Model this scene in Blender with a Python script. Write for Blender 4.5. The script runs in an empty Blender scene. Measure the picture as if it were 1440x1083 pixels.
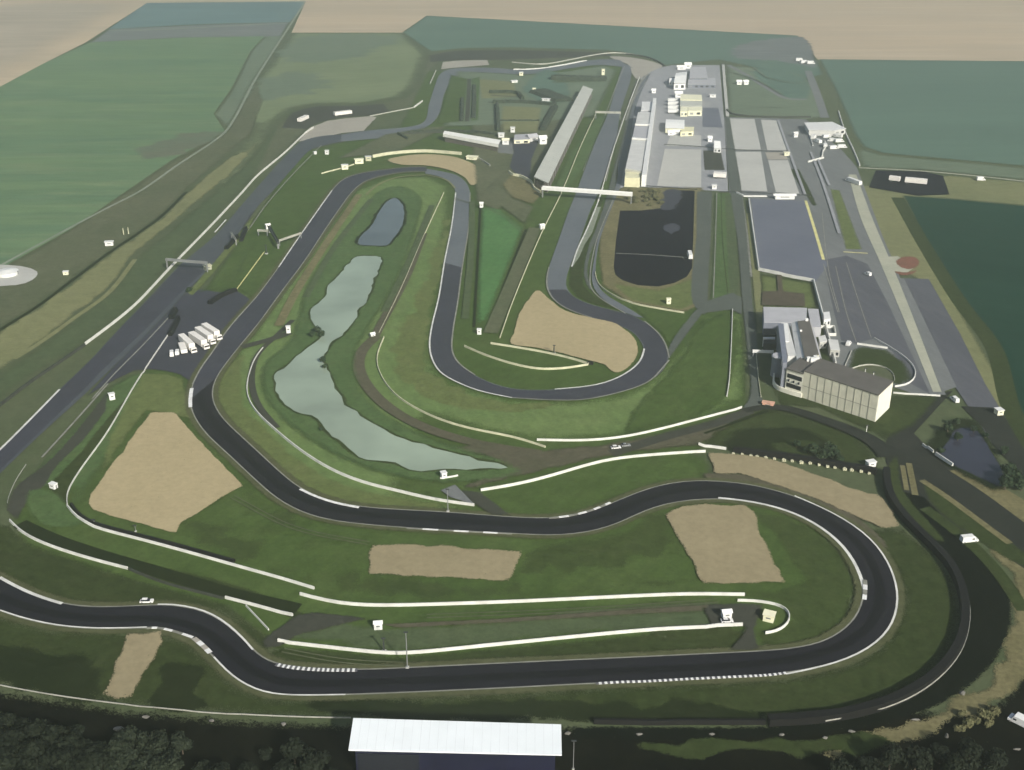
import bpy, bmesh, math, random
from mathutils import Vector, Matrix, noise as mnoise
from mathutils.geometry import delaunay_2d_cdt
random.seed(7)
R = math.radians
sc = bpy.context.scene
C = sc.collection
# ------------------------------------------------------------------ camera
H, PITCH, F = 240.0, R(25.0), 1655.0          # height above ground, tilt, focal length in px of a 1440 px wide frame
cd = bpy.data.cameras.new('camera'); cam = bpy.data.objects.new('camera', cd); C.objects.link(cam)
cam.location = (0, 0, H); cam.rotation_euler = (R(90) - PITCH, 0, 0)
cd.sensor_width = 36; cd.lens = 36 * F / 1440; cd.clip_end = 30000; cd.clip_start = 1
sc.camera = cam
FW = Vector((0, math.cos(PITCH), -math.sin(PITCH))); UP = Vector((0, math.sin(PITCH), math.cos(PITCH)))
def P(x, y, z=0.0):                            # a traced map point (photo pixel) -> place on the ground / on the level z
    d = FW + Vector((1, 0, 0)) * ((x - 720) / F) + UP * ((541.5 - y) / F)
    t = (z - H) / d.z
    return Vector((d.x * t, d.y * t, z))
def rise(x, y, ytop):                          # height of an upright thing standing at (x,y) that reaches up to row ytop
    b = P(x, y); lo, hi = 0.0, 80.0
    for _ in range(40):
        m = (lo + hi) / 2
        p = Vector((b.x, b.y, m)) - Vector((0, 0, H))
        yy = 541.5 - F * p.dot(UP) / p.dot(FW)
        if yy > ytop: lo = m
        else: hi = m
    return lo
# ------------------------------------------------------------------ materials
def newmat(name):
    m = bpy.data.materials.new(name); m.use_nodes = True
    nt = m.node_tree; b = nt.nodes['Principled BSDF']
    return m, nt, b
def c4(c): return (c[0], c[1], c[2], 1)
def ground_mat(name, a, b, c=None, big=70, mid=14, fine=1.6, streak=None, rough=.95, amt=.5, fineamt=.25, mow=None, spec=.03):
    m, nt, bs = newmat(name); N = nt.nodes.new; L = nt.links.new
    g = N('ShaderNodeNewGeometry'); src = g.outputs['Position']
    if streak:
        mp = N('ShaderNodeMapping'); mp.vector_type = 'TEXTURE'
        mp.inputs['Rotation'].default_value = (0, 0, R(streak[0])); mp.inputs['Scale'].default_value = (streak[1], 1, 1)
        L(src, mp.inputs[0]); src2 = mp.outputs[0]
    else: src2 = src
    def noise(s, sz, det, ro=.55):
        n = N('ShaderNodeTexNoise'); n.inputs['Scale'].default_value = 1.0 / sz; n.inputs['Detail'].default_value = det
        n.inputs['Roughness'].default_value = ro; L(s, n.inputs['Vector']); return n.outputs['Fac']
    def ramp(f, lo, hi):
        r = N('ShaderNodeMapRange'); r.inputs[1].default_value = lo; r.inputs[2].default_value = hi; L(f, r.inputs[0]); return r.outputs[0]
    def mix(f, x, y):
        k = N('ShaderNodeMix'); k.data_type = 'RGBA'
        if isinstance(f, float): k.inputs[0].default_value = f
        else: L(f, k.inputs[0])
        for s, v in ((6, x), (7, y)):
            if isinstance(v, tuple): k.inputs[s].default_value = c4(v)
            else: L(v, k.inputs[s])
        return k.outputs[2]
    col = mix(ramp(noise(src2, big, 4), .36, .64), a, b)
    if c:
        f = ramp(noise(src2, mid, 5, .65), .5, .5 + .3)
        mu = N('ShaderNodeMath'); mu.operation = 'MULTIPLY'; mu.inputs[1].default_value = amt; L(f, mu.inputs[0])
        col = mix(mu.outputs[0], col, c)
    if mow:
        w = N('ShaderNodeTexWave'); w.inputs['Scale'].default_value = .314 / mow[1] ; w.inputs['Distortion'].default_value = .6
        mp2 = N('ShaderNodeMapping'); mp2.inputs['Rotation'].default_value = (0, 0, R(mow[0])); L(g.outputs['Position'], mp2.inputs[0]); L(mp2.outputs[0], w.inputs[0])
        mu = N('ShaderNodeMath'); mu.operation = 'MULTIPLY'; mu.inputs[1].default_value = mow[2]; L(w.outputs['Fac'], mu.inputs[0])
        col = mix(mu.outputs[0], col, tuple(x * .6 for x in a))
    f1 = noise(src, fine, 3, .7); f2 = noise(src2, mid * .45, 4, .6)
    ad = N('ShaderNodeMath'); ad.operation = 'ADD'; L(f1, ad.inputs[0]); L(f2, ad.inputs[1])
    mr = N('ShaderNodeMapRange'); mr.inputs[1].default_value = .6; mr.inputs[2].default_value = 1.4
    mr.inputs[3].default_value = 1 - fineamt; mr.inputs[4].default_value = 1 + fineamt; L(ad.outputs[0], mr.inputs[0])
    vm = N('ShaderNodeVectorMath'); vm.operation = 'SCALE'; L(col, vm.inputs[0]); L(mr.outputs[0], vm.inputs['Scale'])
    L(vm.outputs[0], bs.inputs['Base Color'])
    bs.inputs['Roughness'].default_value = rough; bs.inputs['Specular IOR Level'].default_value = spec
    return m
def plain(name, col, rough=.6, metal=0, var=.12, size=2.5, spec=.3):
    m, nt, bs = newmat(name); N = nt.nodes.new; L = nt.links.new
    g = N('ShaderNodeNewGeometry'); n = N('ShaderNodeTexNoise'); n.inputs['Scale'].default_value = 1 / size; n.inputs['Detail'].default_value = 5
    L(g.outputs['Position'], n.inputs['Vector'])
    mr = N('ShaderNodeMapRange'); mr.inputs[1].default_value = .3; mr.inputs[2].default_value = .7; mr.inputs[3].default_value = 1 - var; mr.inputs[4].default_value = 1 + var * .5
    L(n.outputs['Fac'], mr.inputs[0])
    vm = N('ShaderNodeVectorMath'); vm.operation = 'SCALE'; vm.inputs[0].default_value = col; L(mr.outputs[0], vm.inputs['Scale'])
    L(vm.outputs[0], bs.inputs['Base Color'])
    bs.inputs['Roughness'].default_value = rough; bs.inputs['Metallic'].default_value = metal; bs.inputs['Specular IOR Level'].default_value = spec
    return m
M = {}
# grasses
M['ground'] = ground_mat('rough_grass', (0.078, 0.094, 0.05), (0.066, 0.086, 0.042), (0.105, 0.112, 0.064), big=50, mid=12)
M['dark_ground'] = ground_mat('darkened_rough_ground', (0.003, 0.0035, 0.0025), (0.006, 0.0065, 0.004), (0.012, 0.012, 0.007), big=40, mid=10, fineamt=.4)  # near-black: lens falloff at the near edge of the frame put into the colour
M['grass'] = ground_mat('mown_grass', (0.052, 0.086, 0.023), (0.062, 0.096, 0.028), (0.074, 0.092, 0.034), big=60, mid=18, fineamt=.34, mow=(35, 5, .16))
M['grass_bright'] = ground_mat('bright_mown_grass', (0.075, 0.168, 0.058), (0.066, 0.152, 0.052), (0.1, 0.17, 0.062), big=45, mid=12, mow=(12, 4, .15))
M['grass_olive'] = ground_mat('olive_grass', (0.108, 0.134, 0.048), (0.098, 0.125, 0.044), (0.135, 0.142, 0.062), big=50, mid=12, fineamt=.36)
M['grass_dark'] = ground_mat('dark_grass', (0.034, 0.05, 0.018), (0.027, 0.044, 0.015), (0.046, 0.055, 0.022), big=50, mid=12)
M['grass_low'] = ground_mat('darkened_low_grass', (0.037, 0.051, 0.018), (0.031, 0.045, 0.015), (0.05, 0.056, 0.024), big=50, mid=9, fineamt=.42, mow=(8, 6, .12))  # near verges carry the lens falloff in this colour; plain dark grass elsewhere
M['grass_deep'] = ground_mat('darkened_deep_grass', (0.014, 0.021, 0.008), (0.018, 0.025, 0.01), (0.026, 0.03, 0.013), big=40, mid=12)  # deepest tone of the painted falloff near the bottom; also dark banks and strips
M['grass_bank'] = ground_mat('bank_grass', (0.07, 0.114, 0.042), (0.06, 0.1, 0.036), (0.094, 0.116, 0.05), big=30, mid=8, fineamt=.36)
M['verge_brown'] = ground_mat('brown_verge', (0.098, 0.106, 0.062), (0.08, 0.094, 0.052), (0.125, 0.12, 0.078), big=50, mid=10, fineamt=.34)
M['verge_dark'] = ground_mat('dark_verge', (0.07, 0.094, 0.046), (0.062, 0.086, 0.042), (0.092, 0.104, 0.056), big=60, mid=12, fineamt=.34)
M['olive_dry'] = ground_mat('dry_olive_strip', (0.175, 0.18, 0.088), (0.15, 0.16, 0.078), (0.2, 0.195, 0.11), big=60, mid=14)
M['olive_low'] = ground_mat('low_olive_strip', (0.16, 0.145, 0.075), (0.12, 0.112, 0.056), (0.2, 0.175, 0.1), big=18, mid=5, fineamt=.4)
M['grass_mid'] = ground_mat('hazed_mown_grass', (0.108, 0.165, 0.056), (0.122, 0.174, 0.062), (0.135, 0.162, 0.07), big=60, mid=18, fineamt=.34, mow=(-20, 5, .14))  # paler green stands in for haze over the middle distance
M['grass_far'] = ground_mat('far_hazed_grass', (0.16, 0.195, 0.105), (0.135, 0.17, 0.092), (0.195, 0.215, 0.125), big=70, mid=18, streak=(20, 4))  # distance haze put into the grass as a paler tone
M['verge_far'] = ground_mat('far_hazed_verge', (0.125, 0.16, 0.108), (0.112, 0.148, 0.1), (0.15, 0.17, 0.118), big=60, mid=14, streak=(10, 3))  # verge lifted in colour to carry the distance haze
M['track_mid'] = ground_mat('grey_asphalt', (0.066, 0.074, 0.084), (0.058, 0.065, 0.076), (0.082, 0.088, 0.098), big=40, mid=12, fineamt=.10, rough=.8, spec=.1)  # middle step of the haze lightening painted along the left straight
M['service_pale'] = ground_mat('pale_service_road', (0.088, 0.1, 0.088), (0.078, 0.09, 0.08), (0.105, 0.112, 0.1), big=30, mid=9, fineamt=.12)
M['margin'] = ground_mat('worn_margin', (0.08, 0.086, 0.044), (0.07, 0.078, 0.038), (0.1, 0.096, 0.055), big=20, mid=6, fineamt=.3)
M['rubbered'] = ground_mat('rubbered_asphalt', (0.007, 0.007, 0.009), (0.008, 0.008, 0.01), (0.01, 0.01, 0.012), big=50, mid=16, fineamt=.10, rough=.7, spec=.1)
M['paddock_light'] = ground_mat('light_paddock_asphalt', (0.29, 0.295, 0.31), (0.25, 0.257, 0.27), (0.33, 0.33, 0.335), big=40, mid=9, fineamt=.14, rough=.85, streak=(100, 3))
M['sheet_brown'] = ground_mat('brown_sheet', (0.085, 0.072, 0.052), (0.075, 0.064, 0.046), (0.1, 0.085, 0.062), big=20, mid=6, fineamt=.2)
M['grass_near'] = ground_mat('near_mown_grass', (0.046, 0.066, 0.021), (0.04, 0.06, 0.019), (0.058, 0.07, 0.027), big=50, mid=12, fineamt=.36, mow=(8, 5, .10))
# crops
M['crop_left'] = ground_mat('green_crop', (0.118, 0.184, 0.092), (0.092, 0.158, 0.088), (0.18, 0.215, 0.12), big=38, mid=14, streak=(2, 7), amt=.8)
M['crop_teal'] = ground_mat('hazed_teal_crop', (0.092, 0.15, 0.115), (0.082, 0.134, 0.104), (0.105, 0.16, 0.12), big=90, mid=30, streak=(0, 6), fineamt=.1)  # blue-green of distance haze put into the crop colour
M['crop_dark'] = ground_mat('dark_crop', (0.012, 0.042, 0.026), (0.009, 0.034, 0.021), (0.021, 0.052, 0.034), big=60, mid=9, streak=(-28, 14), fineamt=.18)
M['crop_far'] = ground_mat('hazed_far_crop', (0.11, 0.175, 0.18), (0.1, 0.16, 0.165), (0.12, 0.185, 0.175), big=120, mid=40, streak=(0, 6))  # bluish haze painted into the green of the farthest crop
M['stubble'] = ground_mat('tan_stubble', (0.47, 0.37, 0.26), (0.4, 0.325, 0.235), (0.55, 0.46, 0.35), big=90, mid=36, streak=(1, 9), amt=.7, fineamt=.12)
M['stubble_grey'] = ground_mat('grey_stubble', (0.38, 0.32, 0.25), (0.31, 0.265, 0.205), (0.48, 0.41, 0.32), big=50, mid=24, streak=(6, 8), amt=.8)
M['farm_strip'] = ground_mat('bare_strip', (0.12, 0.135, 0.135), (0.145, 0.155, 0.15), (0.24, 0.24, 0.24), big=60, mid=16, streak=(0, 5))
M['brown_patch'] = ground_mat('bare_brown_patch', (0.115, 0.125, 0.085), (0.1, 0.13, 0.085), (0.16, 0.15, 0.12), big=24, mid=8, streak=(0, 3))
# hard surfaces
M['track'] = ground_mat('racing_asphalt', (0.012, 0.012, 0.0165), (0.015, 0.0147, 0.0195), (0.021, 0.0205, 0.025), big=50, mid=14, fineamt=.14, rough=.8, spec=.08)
M['track_far'] = ground_mat('hazed_asphalt', (0.12, 0.133, 0.148), (0.104, 0.118, 0.134), (0.14, 0.152, 0.165), big=40, mid=10, fineamt=.12, rough=.8, spec=.1)  # blue-grey of distance haze painted into the far asphalt
M['runoff'] = ground_mat('runoff_asphalt', (0.045, 0.047, 0.062), (0.039, 0.041, 0.053), (0.057, 0.058, 0.07), big=35, mid=12, fineamt=.14, rough=.85, spec=.1)
M['lot_dark'] = ground_mat('dark_parking_asphalt', (0.006, 0.005, 0.011), (0.005, 0.004, 0.009), (0.02, 0.018, 0.028), big=30, mid=10, fineamt=.12, rough=.85, amt=.3, spec=.05)
M['lot_blue'] = ground_mat('blue_grey_asphalt', (0.128, 0.138, 0.172), (0.112, 0.122, 0.156), (0.145, 0.152, 0.182), big=40, mid=14, fineamt=.06, rough=.75)
M['paddock'] = ground_mat('paddock_asphalt', (0.16, 0.168, 0.168), (0.138, 0.146, 0.148), (0.19, 0.195, 0.19), big=40, mid=9, fineamt=.14, rough=.85, streak=(106, 4))
M['paddock_purple'] = ground_mat('violet_asphalt', (0.096, 0.1, 0.115), (0.082, 0.086, 0.1), (0.118, 0.12, 0.13), big=30, mid=6, fineamt=.14, rough=.85, streak=(106, 7), amt=.8)
M['concrete'] = ground_mat('pale_concrete', (0.44, 0.44, 0.41), (0.4, 0.4, 0.375), (0.48, 0.475, 0.44), big=30, mid=9, fineamt=.06)
M['concrete_warm'] = ground_mat('warm_concrete', (.37, .37, .29), (.32, .33, .26), (.42, .42, .34), big=20, mid=6, fineamt=.1)
M['service'] = ground_mat('service_road', (0.05, 0.052, 0.042), (0.043, 0.046, 0.036), (0.064, 0.062, 0.048), big=30, mid=9, fineamt=.2)
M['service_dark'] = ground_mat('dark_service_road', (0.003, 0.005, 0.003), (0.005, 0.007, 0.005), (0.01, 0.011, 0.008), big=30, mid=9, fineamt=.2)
M['service_mid'] = ground_mat('grey_service_road', (0.028, 0.031, 0.026), (0.022, 0.025, 0.021), (0.038, 0.039, 0.033), big=30, mid=9, fineamt=.2)
M['gravel'] = ground_mat('gravel', (0.372, 0.308, 0.185), (0.345, 0.287, 0.17), (0.395, 0.33, 0.205), big=40, mid=7, fineamt=.14)
M['gravel_low'] = ground_mat('dull_gravel', (0.272, 0.23, 0.142), (0.25, 0.212, 0.13), (0.295, 0.25, 0.158), big=40, mid=7, fineamt=.16)
M['gravel_grey'] = ground_mat('grey_gravel', (0.34, 0.32, 0.275), (0.31, 0.29, 0.25), (0.38, 0.355, 0.31), big=30, mid=10, fineamt=.1)
M['dirt_path'] = ground_mat('dirt_path', (0.088, 0.08, 0.055), (0.075, 0.074, 0.046), (0.11, 0.095, 0.068), big=20, mid=6, fineamt=.3)
M['dirt_red'] = ground_mat('red_dirt', (.19, .085, .06), (.16, .08, .055), (.22, .12, .09), big=8, mid=3, fineamt=.2)
M['farm_track'] = ground_mat('pale_farm_track', (.22, .24, .19), (.17, .20, .15), (.27, .28, .22), big=20, mid=6)
M['line'] = plain('white_line_paint', (.62, .62, .58), .7, var=.25, size=6)
M['line_faint'] = plain('worn_line_paint', (.22, .22, .19), .8, var=.3, size=5)
M['line_yellow'] = plain('yellow_paint', (.62, .58, .25), .7, var=.2, size=5)
M['kerb_white'] = plain('kerb_white', (.72, .72, .70), .6, var=.2, size=2)
M['kerb_dark'] = plain('kerb_dark', (.10, .10, .11), .7)
# water
def water(name, col, rough):
    m, nt, b = newmat(name); N = nt.nodes.new; L = nt.links.new
    g = N('ShaderNodeNewGeometry'); n = N('ShaderNodeTexNoise'); n.inputs['Scale'].default_value = .03; n.inputs['Detail'].default_value = 3
    L(g.outputs['Position'], n.inputs['Vector'])
    mr = N('ShaderNodeMapRange'); mr.inputs[1].default_value = .3; mr.inputs[2].default_value = .7; mr.inputs[3].default_value = .78; mr.inputs[4].default_value = 1.12; L(n.outputs[0], mr.inputs[0])
    vm = N('ShaderNodeVectorMath'); vm.operation = 'SCALE'; vm.inputs[0].default_value = col; L(mr.outputs[0], vm.inputs['Scale']); L(vm.outputs[0], b.inputs['Base Color'])
    n2 = N('ShaderNodeTexNoise'); n2.inputs['Scale'].default_value = .8; n2.inputs['Detail'].default_value = 3; L(g.outputs['Position'], n2.inputs['Vector'])
    bp = N('ShaderNodeBump'); bp.inputs['Strength'].default_value = .05; bp.inputs['Distance'].default_value = .3; L(n2.outputs[0], bp.inputs['Height']); L(bp.outputs[0], b.inputs['Normal'])
    b.inputs['Roughness'].default_value = rough; b.inputs['IOR'].default_value = 1.33
    return m
M['pond_pale'] = water('silty_water', (.27, .33, .255), .12)
M['pond_blue'] = water('grey_blue_water', (.10, .120, .122), .12)
M['pond_slate'] = water('slate_water', (.032, .033, .048), .12)
# built things
M['barrier'] = plain('white_barrier', (.60, .60, .56), .7, var=.18, size=4)
M['barrier_cream'] = plain('cream_barrier', (.52, .51, .36), .7, var=.2, size=4)
M['guardrail'] = plain('galvanised_rail', (.42, .42, .37), .5, .2, var=.25, size=5)
M['fence_dark'] = plain('dark_mesh_fence', (.035, .04, .03), .8, var=.3)
M['rubber'] = plain('black_rubber', (.003, .003, .003), .8)
M['white'] = plain('white_panel', (.70, .70, .68), .5, var=.08)
M['white_pvc'] = plain('white_pvc', (.85, .85, .82), .5, var=.06)
M['cream'] = plain('cream_panel', (.78, .76, .56), .6, var=.1)
M['yellow'] = plain('yellow_panel', (.72, .69, .46), .6, var=.1)
M['roof_white'] = plain('white_roof_sheet', (.74, .78, .80), .45, var=.05, size=8)
M['roof_grey'] = plain('grey_roof_sheet', (.56, .56, .54), .7, var=.10, size=6)
M['roof_stand'] = plain('pale_grey_stand_roof', (.47, .48, .43), .7, var=.08, size=9)
M['roof_brown'] = plain('brown_grey_roof', (.105, .098, .088), .8, var=.14, size=5)
M['roof_lilac'] = plain('pale_lilac_roof', (.40, .40, .42), .7, var=.1, size=5)
M['facade'] = plain('beige_cladding', (.60, .585, .47), .75, var=.12, size=4)
M['facade_white'] = plain('pale_end_wall', (.74, .72, .61), .7, var=.1, size=4)
M['joint'] = plain('dark_joint', (.25, .245, .205), .8)
M['bluegrey'] = plain('blue_grey_metal', (.20, .215, .26), .5, .2)
M['navy'] = plain('navy_cladding', (.010, .011, .030), .5, var=.3, size=10)
M['window'] = plain('dark_glass', (.018, .02, .026), .15, spec=.3)
M['dark'] = plain('dark_interior', (.025, .025, .026), .8)
M['steel'] = plain('grey_steel', (.27, .28, .28), .5, .4)
M['steel_dark'] = plain('dark_steel', (.05, .055, .055), .6, .3)
M['seats'] = plain('stand_seats', (.12, .105, .09), .8, var=.25)
M['tyre'] = plain('tyre', (.015, .015, .016), .8)
M['orange'] = plain('orange_panel', (.62, .36, .26), .6, var=.3)
M['hut_glass'] = plain('hut_glass', (.12, .13, .14), .3)
M['truck_white'] = plain('truck_white', (.74, .71, .66), .5, var=.06)
M['white_bright'] = plain('bright_white_sheet', (.84, .83, .78), .5, var=.05)
M['roof_seam'] = plain('roof_seam', (.65, .68, .70), .5)
M['stone'] = plain('pale_stone', (.15, .145, .13), .9, var=.3)
M['hedge'] = leafmat_('hedge_leaves') if 0 else plain('hedge_green', (.035, .048, .030), .9, var=.4, size=3)
M['bark'] = plain('bark', (.07, .055, .04), .9)
def leafmat(name, a, b):
    m, nt, bs = newmat(name); N = nt.nodes.new; L = nt.links.new
    g = N('ShaderNodeNewGeometry'); n = N('ShaderNodeTexNoise'); n.inputs['Scale'].default_value = .6; n.inputs['Detail'].default_value = 4; L(g.outputs['Position'], n.inputs['Vector'])
    k = N('ShaderNodeMix'); k.data_type = 'RGBA'; k.inputs[6].default_value = c4(a); k.inputs[7].default_value = c4(b)
    mr = N('ShaderNodeMapRange'); mr.inputs[1].default_value = .35; mr.inputs[2].default_value = .65; L(n.outputs[0], mr.inputs[0]); L(mr.outputs[0], k.inputs[0])
    L(k.outputs[2], bs.inputs['Base Color']); bs.inputs['Roughness'].default_value = .8; bs.inputs['Specular IOR Level'].default_value = .15
    return m
M['leaf_dark'] = leafmat('dark_leaves', (.005, .008, .004), (.013, .018, .010))
M['leaf_mid'] = leafmat('grey_green_leaves', (.010, .015, .009), (.026, .034, .020))
M['leaf_pond'] = leafmat('pond_leaves', (.016, .030, .016), (.035, .055, .025))
M['leaf_olive'] = leafmat('olive_leaves', (.085, .088, .042), (.135, .13, .065))
# ------------------------------------------------------------------ curves on the ground
def catmull(pts, closed, step):
    n = len(pts); out = []
    if n < 3 and not closed:
        a, b = pts[0], pts[-1]; k = max(1, int((b - a).length / step))
        return [a.lerp(b, i / k) for i in range(k + 1)]
    rng = range(n if closed else n - 1)
    for i in rng:
        if closed: p0, p1, p2, p3 = pts[i - 1], pts[i], pts[(i + 1) % n], pts[(i + 2) % n]
        else:
            p1, p2 = pts[i], pts[i + 1]
            p0 = pts[i - 1] if i > 0 else p1 * 2 - p2
            p3 = pts[i + 2] if i + 2 < n else p2 * 2 - p1
        d1 = max(1e-3, (p1 - p0).length) ** .5; d2 = max(1e-3, (p2 - p1).length) ** .5; d3 = max(1e-3, (p3 - p2).length) ** .5
        m1 = ((p1 - p0) / d1 - (p2 - p0) / (d1 + d2) + (p2 - p1) / d2) * d2
        m2 = ((p2 - p1) / d2 - (p3 - p1) / (d2 + d3) + (p3 - p2) / d3) * d2
        k = max(2, int((p2 - p1).length / step))
        for j in range(k):
            t = j / k
            out.append(p1 * (2*t**3 - 3*t*t + 1) + m1 * (t**3 - 2*t*t + t) + p2 * (-2*t**3 + 3*t*t) + m2 * (t**3 - t*t))
    if not closed: out.append(pts[-1].copy())
    return out
def smooth_line(pts, rounds=0):
    p = [v.copy() for v in pts]
    for _ in range(rounds):
        q = [p[0]] + [p[i] * .5 + (p[i-1] + p[i+1]) * .25 for i in range(1, len(p) - 1)] + [p[-1]]
        p = q
    return p
def line_pts(px, step=4, rounds=6, sm=True):
    w = [P(*a) for a in px]
    if not sm: return w
    return smooth_line(catmull(w, False, step), rounds)
def off(pts, d):                              # offset to the right of travel
    out = []
    for i, p in enumerate(pts):
        a = pts[max(0, i - 1)]; b = pts[min(len(pts) - 1, i + 1)]
        t = (b - a); t.z = 0
        if t.length < 1e-6: t = Vector((1, 0, 0))
        t.normalize(); out.append(p + Vector((t.y, -t.x, 0)) * d)
    return out
SHEETS = []; ZL = [0.02]
def gz(x, y):
    z = 0.0
    for (poly, zz, bb) in reversed(SHEETS):
        if not (bb[0] <= x <= bb[2] and bb[1] <= y <= bb[3]): continue
        ins = False; j = len(poly) - 1
        for i in range(len(poly)):
            a, b = poly[i], poly[j]
            if (a[1] > y) != (b[1] > y) and x < (b[0] - a[0]) * (y - a[1]) / (b[1] - a[1]) + a[0]: ins = not ins
            j = i
        if ins: return zz
    return z
def link(name, me, mat=None, parent=None):
    o = bpy.data.objects.new(name, me); C.objects.link(o)
    if mat is not None:
        for m in (mat if isinstance(mat, (list, tuple)) else [mat]): me.materials.append(m)
    if parent: o.parent = parent
    return o
FEATHER = {'ground': 4, 'grass': 4, 'grass_mid': 7, 'grass_bright': 4, 'grass_olive': 6, 'grass_far': 12, 'grass_low': 7, 'grass_deep': 9, 'grass_bank': 5, 'verge_brown': 4, 'verge_dark': 5, 'olive_low': 3, 'olive_dry': 3,
           'dirt_path': 3, 'margin': 2.2, 'grass_near': 6, 'rubbered': 1.5, 'verge_far': 8, 'service_pale': 1.2, 'brown_patch': 8, 'service': 1.2, 'service_dark': 2.0, 'dark_ground': 5, 'gravel_low': 1.2, 'gravel': .6, 'farm_strip': 5, 'dirt_red': 1.5, 'runoff': .7, 'crop_teal': 5, 'stubble_grey': 60, 'stubble': 4}
SOFT = {}
def soft_mat(key):                              # the same surface with a ragged, thinning edge driven by a per-vertex cover value
    if key in SOFT: return SOFT[key]
    m = M[key].copy(); m.name = M[key].name + '_thinning'; nt = m.node_tree; N = nt.nodes.new; L = nt.links.new
    out = [n for n in nt.nodes if n.type == 'OUTPUT_MATERIAL'][0]; bs = [n for n in nt.nodes if n.type == 'BSDF_PRINCIPLED'][0]
    at = N('ShaderNodeAttribute'); at.attribute_name = 'cover'; g = N('ShaderNodeNewGeometry')
    n = N('ShaderNodeTexNoise'); n.inputs['Scale'].default_value = .35; n.inputs['Detail'].default_value = 6; n.inputs['Roughness'].default_value = .7; L(g.outputs['Position'], n.inputs['Vector'])
    k = N('ShaderNodeMath'); k.operation = 'MULTIPLY_ADD'; L(n.outputs[0], k.inputs[0]); k.inputs[1].default_value = -1.0; k.inputs[2].default_value = .5
    a = N('ShaderNodeMath'); a.operation = 'ADD'; L(at.outputs['Fac'], a.inputs[0]); L(k.outputs[0], a.inputs[1])
    sn = N('ShaderNodeVectorMath'); sn.operation = 'SNAP'; sn.inputs[1].default_value = (.3, .3, .3); L(g.outputs['Position'], sn.inputs[0])
    wn = N('ShaderNodeTexWhiteNoise'); L(sn.outputs[0], wn.inputs['Vector'])
    sh = N('ShaderNodeMath'); sh.operation = 'MULTIPLY_ADD'; L(wn.outputs['Value'], sh.inputs[0]); sh.inputs[1].default_value = .76; sh.inputs[2].default_value = .12
    r = N('ShaderNodeMath'); r.operation = 'GREATER_THAN'; L(a.outputs[0], r.inputs[0]); L(sh.outputs[0], r.inputs[1])
    t = N('ShaderNodeBsdfTransparent'); mx = N('ShaderNodeMixShader'); L(r.outputs[0], mx.inputs[0]); L(t.outputs[0], mx.inputs[1]); L(bs.outputs[0], mx.inputs[2]); L(mx.outputs[0], out.inputs['Surface'])
    SOFT[key] = m; return m
def poly_obj(name, pts, mat, kind='structure', reg=True, feather=None):
    z = ZL[0]; ZL[0] += 0.004
    key = mat if isinstance(mat, str) else None; f = FEATHER.get(key, 0) if feather is None else feather
    q = [Vector((p.x, p.y)) for i, p in enumerate(pts) if (p - pts[i - 1]).length > .02]
    k = len(q)
    xs = [p.x for p in q]; ys = [p.y for p in q]; span = max(max(xs) - min(xs), max(ys) - min(ys))
    area = abs(sum(q[i - 1].x * q[i].y - q[i].x * q[i - 1].y for i in range(k))) / 2; peri = sum((q[i] - q[i - 1]).length for i in range(k))
    f = min(f, .45 * area / max(peri, 1)); extra = []
    if f > .15 and span < 4000:
        seg = [(q[i - 1], q[i]) for i in range(k)]
        def dist(p):
            b = 1e18
            for a, c in seg:
                if min(a.x, c.x) - f > p.x or max(a.x, c.x) + f < p.x or min(a.y, c.y) - f > p.y or max(a.y, c.y) + f < p.y: continue
                d = c - a; t = max(0, min(1, (p - a).dot(d) / d.length_squared)); e = (p - a - d * t).length_squared
                if e < b: b = e
            return b ** .5
        rdm = random.Random(int(abs(q[0].x * 13 + q[0].y * 7)))
        ring = densify(q, max(2.0, f * .8)) 
        for i, p in enumerate(ring):              # points set in from the edge at half and full depth
            t = ring[(i + 1) % len(ring)] - ring[i - 1]
            if t.length < 1e-6: continue
            t.normalize(); nn = Vector((-t.y, t.x))
            for s_ in (-1, 1):
                for dd in (.5, 1.02):
                    c = p + nn * (s_ * f * dd)
                    if dist(c) > f * dd * .9: extra.append(c)
    res = delaunay_2d_cdt(q + extra, [], [list(range(k))], 1, 1e-4)
    vv, ff, orig = res[0], res[2], res[3]
    fl = []
    for t in ff:
        a, b, c = vv[t[0]], vv[t[1]], vv[t[2]]
        fl.append(t if (b - a).cross(c - a) > 0 else list(reversed(t)))
    me = bpy.data.meshes.new(name); me.from_pydata([(v.x, v.y, z) for v in vv], [], fl); me.update()
    if extra:
        at = me.attributes.new('cover', 'FLOAT', 'POINT')
        for i, v in enumerate(vv):
            d = dist(v); at.data[i].value = min(1.0, d / f)
        o = link(name, me, soft_mat(key))
    else: o = link(name, me, M[key] if key else mat)
    o['kind'] = kind
    if reg: SHEETS.append(([(p.x, p.y) for p in pts], z, (min(xs), min(ys), max(xs), max(ys))))
    return o
def roughen(pts, amp, freq=.12):
    out = []; n = len(pts)
    for i, p in enumerate(pts):
        a = pts[i - 1]; b = pts[(i + 1) % n]; t = b - a
        if t.length < 1e-6: out.append(p); continue
        t.normalize(); k = mnoise.fractal(Vector((p.x * freq, p.y * freq, 3.7)), 1.0, 2.0, 4)
        out.append(p + Vector((t.y, -t.x, 0)) * (k * amp))
    return out
def densify(w, step):
    out = []; n = len(w)
    for i in range(n):
        a, b = w[i], w[(i + 1) % n]; k = max(1, int((b - a).length / step))
        out += [a.lerp(b, j / k) for j in range(k)]
    return out
def sheet(name, px, mat, sm=True, rough=0.0, step=4):
    w = [P(*a) for a in px]
    if sm: w = catmull(w, True, step)
    elif rough: w = densify(w, step)
    if rough: w = roughen(w, rough)
    return poly_obj(name, w, mat)
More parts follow.
